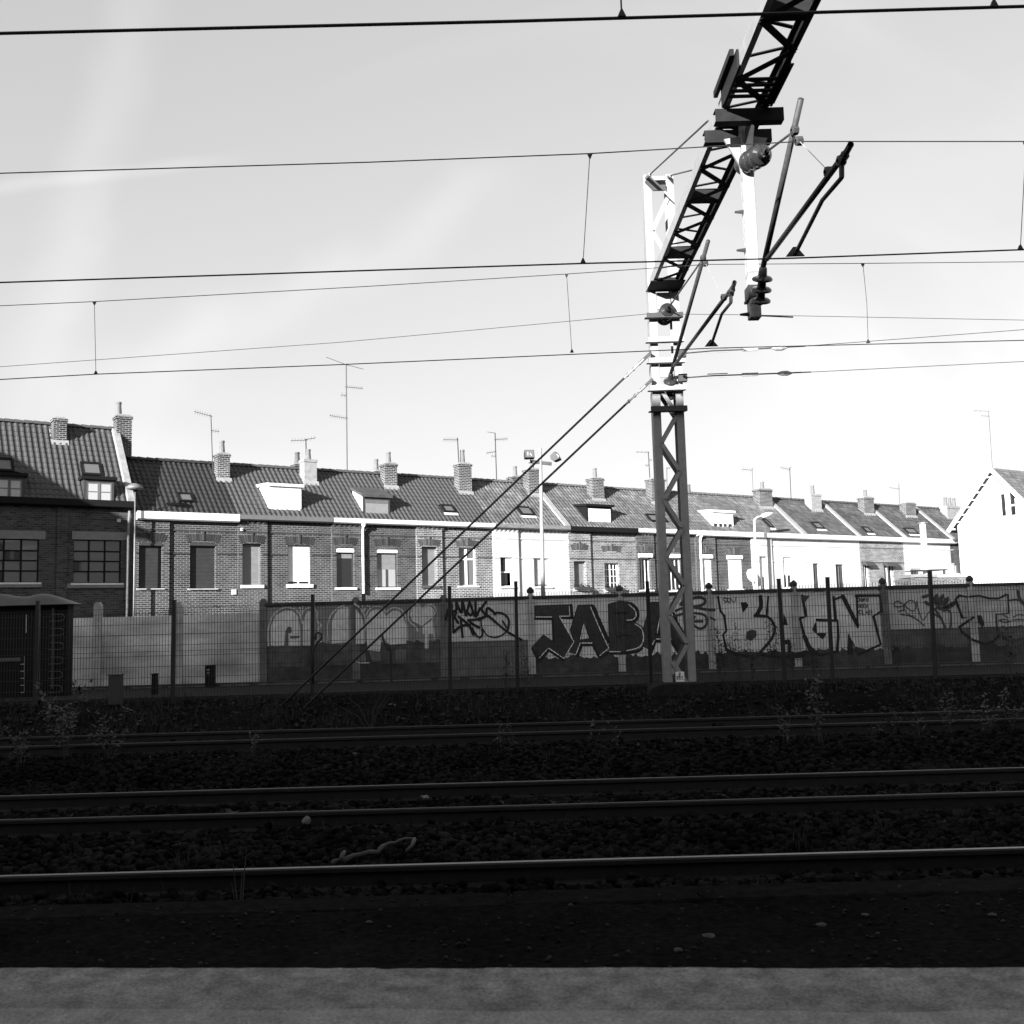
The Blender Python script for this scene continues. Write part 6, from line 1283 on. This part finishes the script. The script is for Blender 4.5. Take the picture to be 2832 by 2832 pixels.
xs, ys = tufts(150, 60, 17.6, 20.1, 0.22); o = blades('bank_grass', xs, ys, gz(ys) - 0.02, (0.03, 0.24), 0.75, 0.0045, M['grass']); o['label'] = 'rough dark grass on the bank below the fence'; o['category'] = 'grass'
xs, ys = tufts(70, 16, 5.74, 6.2, 0.06); o = blades('kerb_grass', xs, ys, gz(ys), (0.15, 0.50), 0.28, 0.0022, M['grass']); o['label'] = 'thin wispy grass growing along the platform kerb'; o['category'] = 'grass'
xs, ys = tufts(150, 12, 6.3, 17.4, 0.06); o = blades('track_grass', xs, ys, gz(ys), (0.05, 0.22), 0.4, 0.003, M['grass']); o['label'] = 'sparse grass between the rails'; o['category'] = 'grass'

M['leaf_dim'] = mat('rosette_leaf', 0.012, 0.8, 0.4, 12, spec=0.0); M['dead_pale'] = mat('dead_wood_pale', 0.045, 0.85, 0.35, 20); M['chip'] = mat('stone_chip', 0.022, 0.9, 0.3, 12)
# ---- leafy weeds, each its own plant
def weed(u, v, Y, h, nst, spread, label, leafm='leaf', lsize=0.035, dens=26, group=None, bare=False, zb=None):
    p = at(u, v, Y); zb = (ground_z(Y) if zb is None else zb); t = thing('weed_plant', label, 'weed', (p.x, Y, zb), group=group)
    st = MB(); lf = MB()
    for i in range(nst):
        a = random.uniform(0, 6.28); l = random.uniform(0.2, 1) * spread; hh = h * random.uniform(0.55, 1.0)
        b0 = Vector((p.x + random.uniform(-0.05, 0.05), Y + random.uniform(-0.05, 0.05), zb)); tp = b0 + Vector((math.cos(a) * l, math.sin(a) * l, hh)); md = b0.lerp(tp, 0.5) + Vector((-math.cos(a) * l * 0.15, 0, hh * 0.08))
        pts = [b0, b0.lerp(md, 0.5) + Vector((random.uniform(-.02, .02), 0, 0)), md, md.lerp(tp, 0.5), tp]; st.tube(pts, 0.006 if not bare else 0.008, 4, r2=0.002)
        for k in range(0 if bare else int(dens * hh)):
            f_ = random.uniform(0.25, 1.0); c = (b0.lerp(md, f_ * 2) if f_ < 0.5 else md.lerp(tp, f_ * 2 - 1)) + Vector((random.gauss(0, 0.035), random.gauss(0, 0.035), random.gauss(0, 0.02)))
            d = Vector((random.uniform(-1, 1), random.uniform(-1, 1), random.uniform(-0.5, 0.7))).normalized(); s_ = d.cross(Vector((random.uniform(-.3, .3), 0, 1))).normalized(); ls = lsize * random.uniform(0.5, 1.3); nn = d.cross(s_) * ls * 0.25
            n0 = len(lf.v); lf.v += [c, c + d * ls + s_ * ls * 0.45 + nn, c + d * ls * 2.1, c + d * ls - s_ * ls * 0.45 + nn]; lf.f += [(n0, n0 + 1, n0 + 2), (n0, n0 + 2, n0 + 3)]
    st.build('stems', M['dead'], t)
    if lf.v: lf.build('leaves', M[leafm], t)
    return t
M['leaf_dark'] = mat('leaf_dark', 0.008, 0.7, 0.4, 8, island=0.6)
weed(180, 2040, 15.3, 1.15, 9, 0.55, 'broad pale bush of leafy weeds before the black cabinet', 'leaf_pale', 0.045, 30)
weed(300, 2080, 15.0, 0.95, 7, 0.5, 'leafy weed clump next to the marker stump', 'leaf_pale', 0.042, 28)
weed(60, 2090, 14.8, 0.8, 6, 0.5, 'spreading low weed at the left end of the far track', 'leaf', 0.042, 28)
weed(2262, 1990, 14.9, 0.95, 5, 0.22, 'upright leafy weed on the far track below the letter N', 'leaf_pale', 0.04, 34)
weed(2172, 2010, 14.7, 0.62, 4, 0.2, 'shorter leafy weed beside the upright one', 'leaf', 0.038, 30)
weed(2624, 1960, 15.3, 0.75, 4, 0.12, 'slim tall weed right of the leaning fence post', 'leaf_pale', 0.036, 34)
weed(2735, 1990, 15.2, 0.70, 6, 0.4, 'bushy weed at the right end of the far track', 'leaf_pale', 0.04, 30)
weed(2790, 1985, 15.6, 0.6, 5, 0.35, 'low weed at the picture edge by the far track', 'leaf', 0.04, 28)
for i, (u, v) in enumerate(((1385, 1985), (1420, 2010), (1640, 2030), (1700, 2030), (2420, 1985), (2470, 1985), (2530, 1975), (700, 2050))):
    weed(u, v, 15.0 + 0.3 * (i % 3), random.uniform(0.3, 0.5), 3, 0.18, ('sparse weed on the far track below the first letter A', 'second sparse weed on the far track below the first letter A', 'sparse weed on the far track below the second letter B', 'sparse weed left of the mast foot on the far track', 'sparse weed on the far track right of the letter N', 'sparse weed on the far track under the thin tag', 'sparse weed on the far track just left of the leaning post', 'sparse weed on the far track under the hooked bar')[i], 'leaf', 0.032, 26, group='small weeds on the far track')
weed(1022, 1990, 17.4, 0.85, 9, 0.7, 'leafless fan of thin pale twigs below the guy rods', bare=True)
for u, v, Y, hh in ((2002, 1850, 21.0, 1.3), (2045, 1850, 21.2, 1.15), (2085, 1850, 21.0, 1.0), (2130, 1850, 21.3, 1.2), (1985, 1850, 20.9, 0.8)):
    weed(u, v, Y, hh, 4, 0.22, 'tall dark weed between the fence and the outlined letter B', 'leaf_dark', 0.035, 40, group='tall weeds behind the fence', zb=GZ + 0.05)
for u, v, Y, hh in ((2190, 1850, 21.2, 0.9), (2250, 1850, 21.1, 0.6), (1400, 1870, 19.3, 0.9), (1455, 1870, 19.3, 1.0), (2480, 1850, 19.4, 1.1), (2790, 1850, 19.2, 1.2)):
    weed(u, v, Y, hh, 4, 0.16, {2190: 'dark weed behind the fence in front of the triangle of the letter H', 2250: 'low dark weed behind the fence under the letter G', 1400: 'dark weed before the fence left of the big letter J', 1455: 'dark weed before the fence at the foot of the letter J', 2480: 'dark weed before the fence between the letter N and the thin tag', 2790: 'dark tall weed before the fence under the painted face'}[u], 'leaf_dark', 0.032, 36, group='dark weeds close to the fence')
for u, v, Y, hh in ((645, 2470, 6.3, 0.75), (380, 2440, 6.2, 0.45), (1110, 2440, 6.2, 0.5), (500, 2470, 6.1, 0.35)):
    weed(u, v, Y, hh, 5, 0.16, 'dry bare stalks growing between kerb and shiny rail', group='dry stalks along the kerb', bare=True)
# star-shaped rosette on the platform edge
p = onz(1945, 2490, 0.36); rs = thing('rosette_plant', 'flat star-shaped rosette of long leaves on the platform edge', 'weed', p)
for i in range(7):
    a = i * 0.9 + random.uniform(0, 0.6); l = random.uniform(0.06, 0.15); d = Vector((math.cos(a), math.sin(a), 0)); s_ = Vector((-d.y, d.x, 0)); q = MB()
    q.v += [p + Vector((0, 0, 0.005)), p + d * l * 0.5 + s_ * 0.014 + Vector((0, 0, 0.05)), p + d * l + Vector((0, 0, 0.03)), p + d * l * 0.5 - s_ * 0.014 + Vector((0, 0, 0.05))]; q.f += [(0, 1, 2, 3)]; q.build('leaf', M['leaf_dim'], rs)
# ---- odds and ends on the ballast
def lump(name, label, cat, p, r, m, flat=0.7, group=None):
    me = bpy.data.meshes.new(name); bm = bmesh.new(); bmesh.ops.create_icosphere(bm, subdivisions=2, radius=r)
    for v_ in bm.verts: v_.co *= 1 + random.uniform(-0.12, 0.12); v_.co.z *= flat
    bm.to_mesh(me); bm.free(); o = link(name, me, M[m]); o.location = p; return tag(o, label, cat, group)
pb = onz(848, 2276, -0.10); lump('ball', 'pale round ball lying on the ballast by the middle track', 'ball', pb + Vector((0, 0, 0.02)), 0.045, 'litter', 1.0)
br = thing('fallen_branch', 'crooked pale branch lying on the ballast beside the shiny rail', 'branch', onz(1030, 2360, -0.12))
P = [onz(*crop(900, 2132, 1000)(a, b_), z_) for a, b_, z_ in ((40, 490, -0.12), (150, 455, -0.10), (280, 430, -0.07), (320, 395, -0.05), (400, 375, -0.03), (475, 365, -0.02))]
P = [a.lerp(b_, t) + Vector((0, random.uniform(-.012, .012), random.uniform(-.012, .012))) for a, b_ in zip(P, P[1:]) for t in (0, 0.33, 0.66)] + [P[-1]]
q = MB(); q.tube(P, 0.026, 7, r2=0.012); q.build('limb', M['dead_pale'], br, smooth=True); q = MB(); q.tube([P[-1], onz(*crop(900, 2132, 1000)(465, 395), -0.04), onz(*crop(900, 2132, 1000)(430, 430), -0.08)], 0.020, 6, r2=0.012); q.build('twig', M['dead_pale'], br, smooth=True)
q = MB(); q.tube([onz(*crop(900, 2132, 1000)(82, 478), -0.10), onz(*crop(900, 2132, 1000)(92, 445), -0.07), onz(*crop(900, 2132, 1000)(105, 430), -0.06)], 0.026, 6, r2=0.012); q.build('twig', M['dead_pale'], br, smooth=True)
def scrap(u, v, z, w, d_, label, rz=0.0, m='litter', group='pale scraps of litter on the ground'):
    p = onz(u, v, z) + Vector((0, 0, 0.03)); q = MB(local=True); n = 4; random.seed(int(u))
    for j in range(n):
        for i in range(n): q.v.append(Vector(((i / (n - 1) - 0.5) * w, (j / (n - 1) - 0.5) * d_, random.uniform(0, 0.35) * min(w, d_))))
    for j in range(n - 1):
        for i in range(n - 1): q.f.append((j * n + i, j * n + i + 1, (j + 1) * n + i + 1, (j + 1) * n + i))
    o = q.build('litter_scrap', M[m], None); o.location = p; o.rotation_euler = (0.25, 0, rz); return tag(o, label, 'litter', group)
LB = {676: 'crumpled pale scrap lying before the far track', 840: 'pale scrap lying between the rails of the far track', 928: 'small pale scrap on the bank behind the far rail', 1001: 'flat pale scrap touching the far rail below the twigs', 1080: 'pale scrap under the bank right of the leafless twigs', 688: 'little pale scrap on the bank near the guy rod feet', 1815: 'pale scrap on the ballast below the lattice mast', 1382: 'tiny pale scrap among weeds on the far track', 2302: 'pale round scrap on the bank below the letter N', 2150: 'pale scrap by the upright leafy weeds', 1610: 'tiny pale scrap on the bank below the big letter B', 1175: 'pale scrap inside the middle track'}
for u, v, z, w, d_ in ((676, 2108, -0.12, 0.13, 0.12), (840, 2042, -0.05, 0.14, 0.08), (928, 1998, 0.05, 0.10, 0.06), (1001, 2008, 0.0, 0.13, 0.06), (1080, 1956, 0.35, 0.16, 0.10), (688, 2016, 0.0, 0.12, 0.06), (1815, 2072, -0.1, 0.12, 0.06), (1382, 2018, -0.05, 0.06, 0.05), (2302, 1906, 0.3, 0.1, 0.12), (2150, 2078, -0.1, 0.12, 0.08), (1610, 1984, 0.1, 0.05, 0.05), (1175, 2214, -0.1, 0.09, 0.06)):
    scrap(u, v, z, w, d_, LB[u], random.uniform(0, 3))
for u, v, w in ((1875, 2627, 0.05), (1960, 2590, 0.08), (2392, 2530, 0.045), (2272, 2558, 0.06), (1020, 2550, 0.04), (2745, 2530, 0.05), (93, 2622, 0.03)):
    lump('stone_chip', 'small flat stone chip on the worn platform surface', 'stone', onz(u, v, 0.36), w * 0.42, 'chip', 0.35, 'stone chips on the platform')
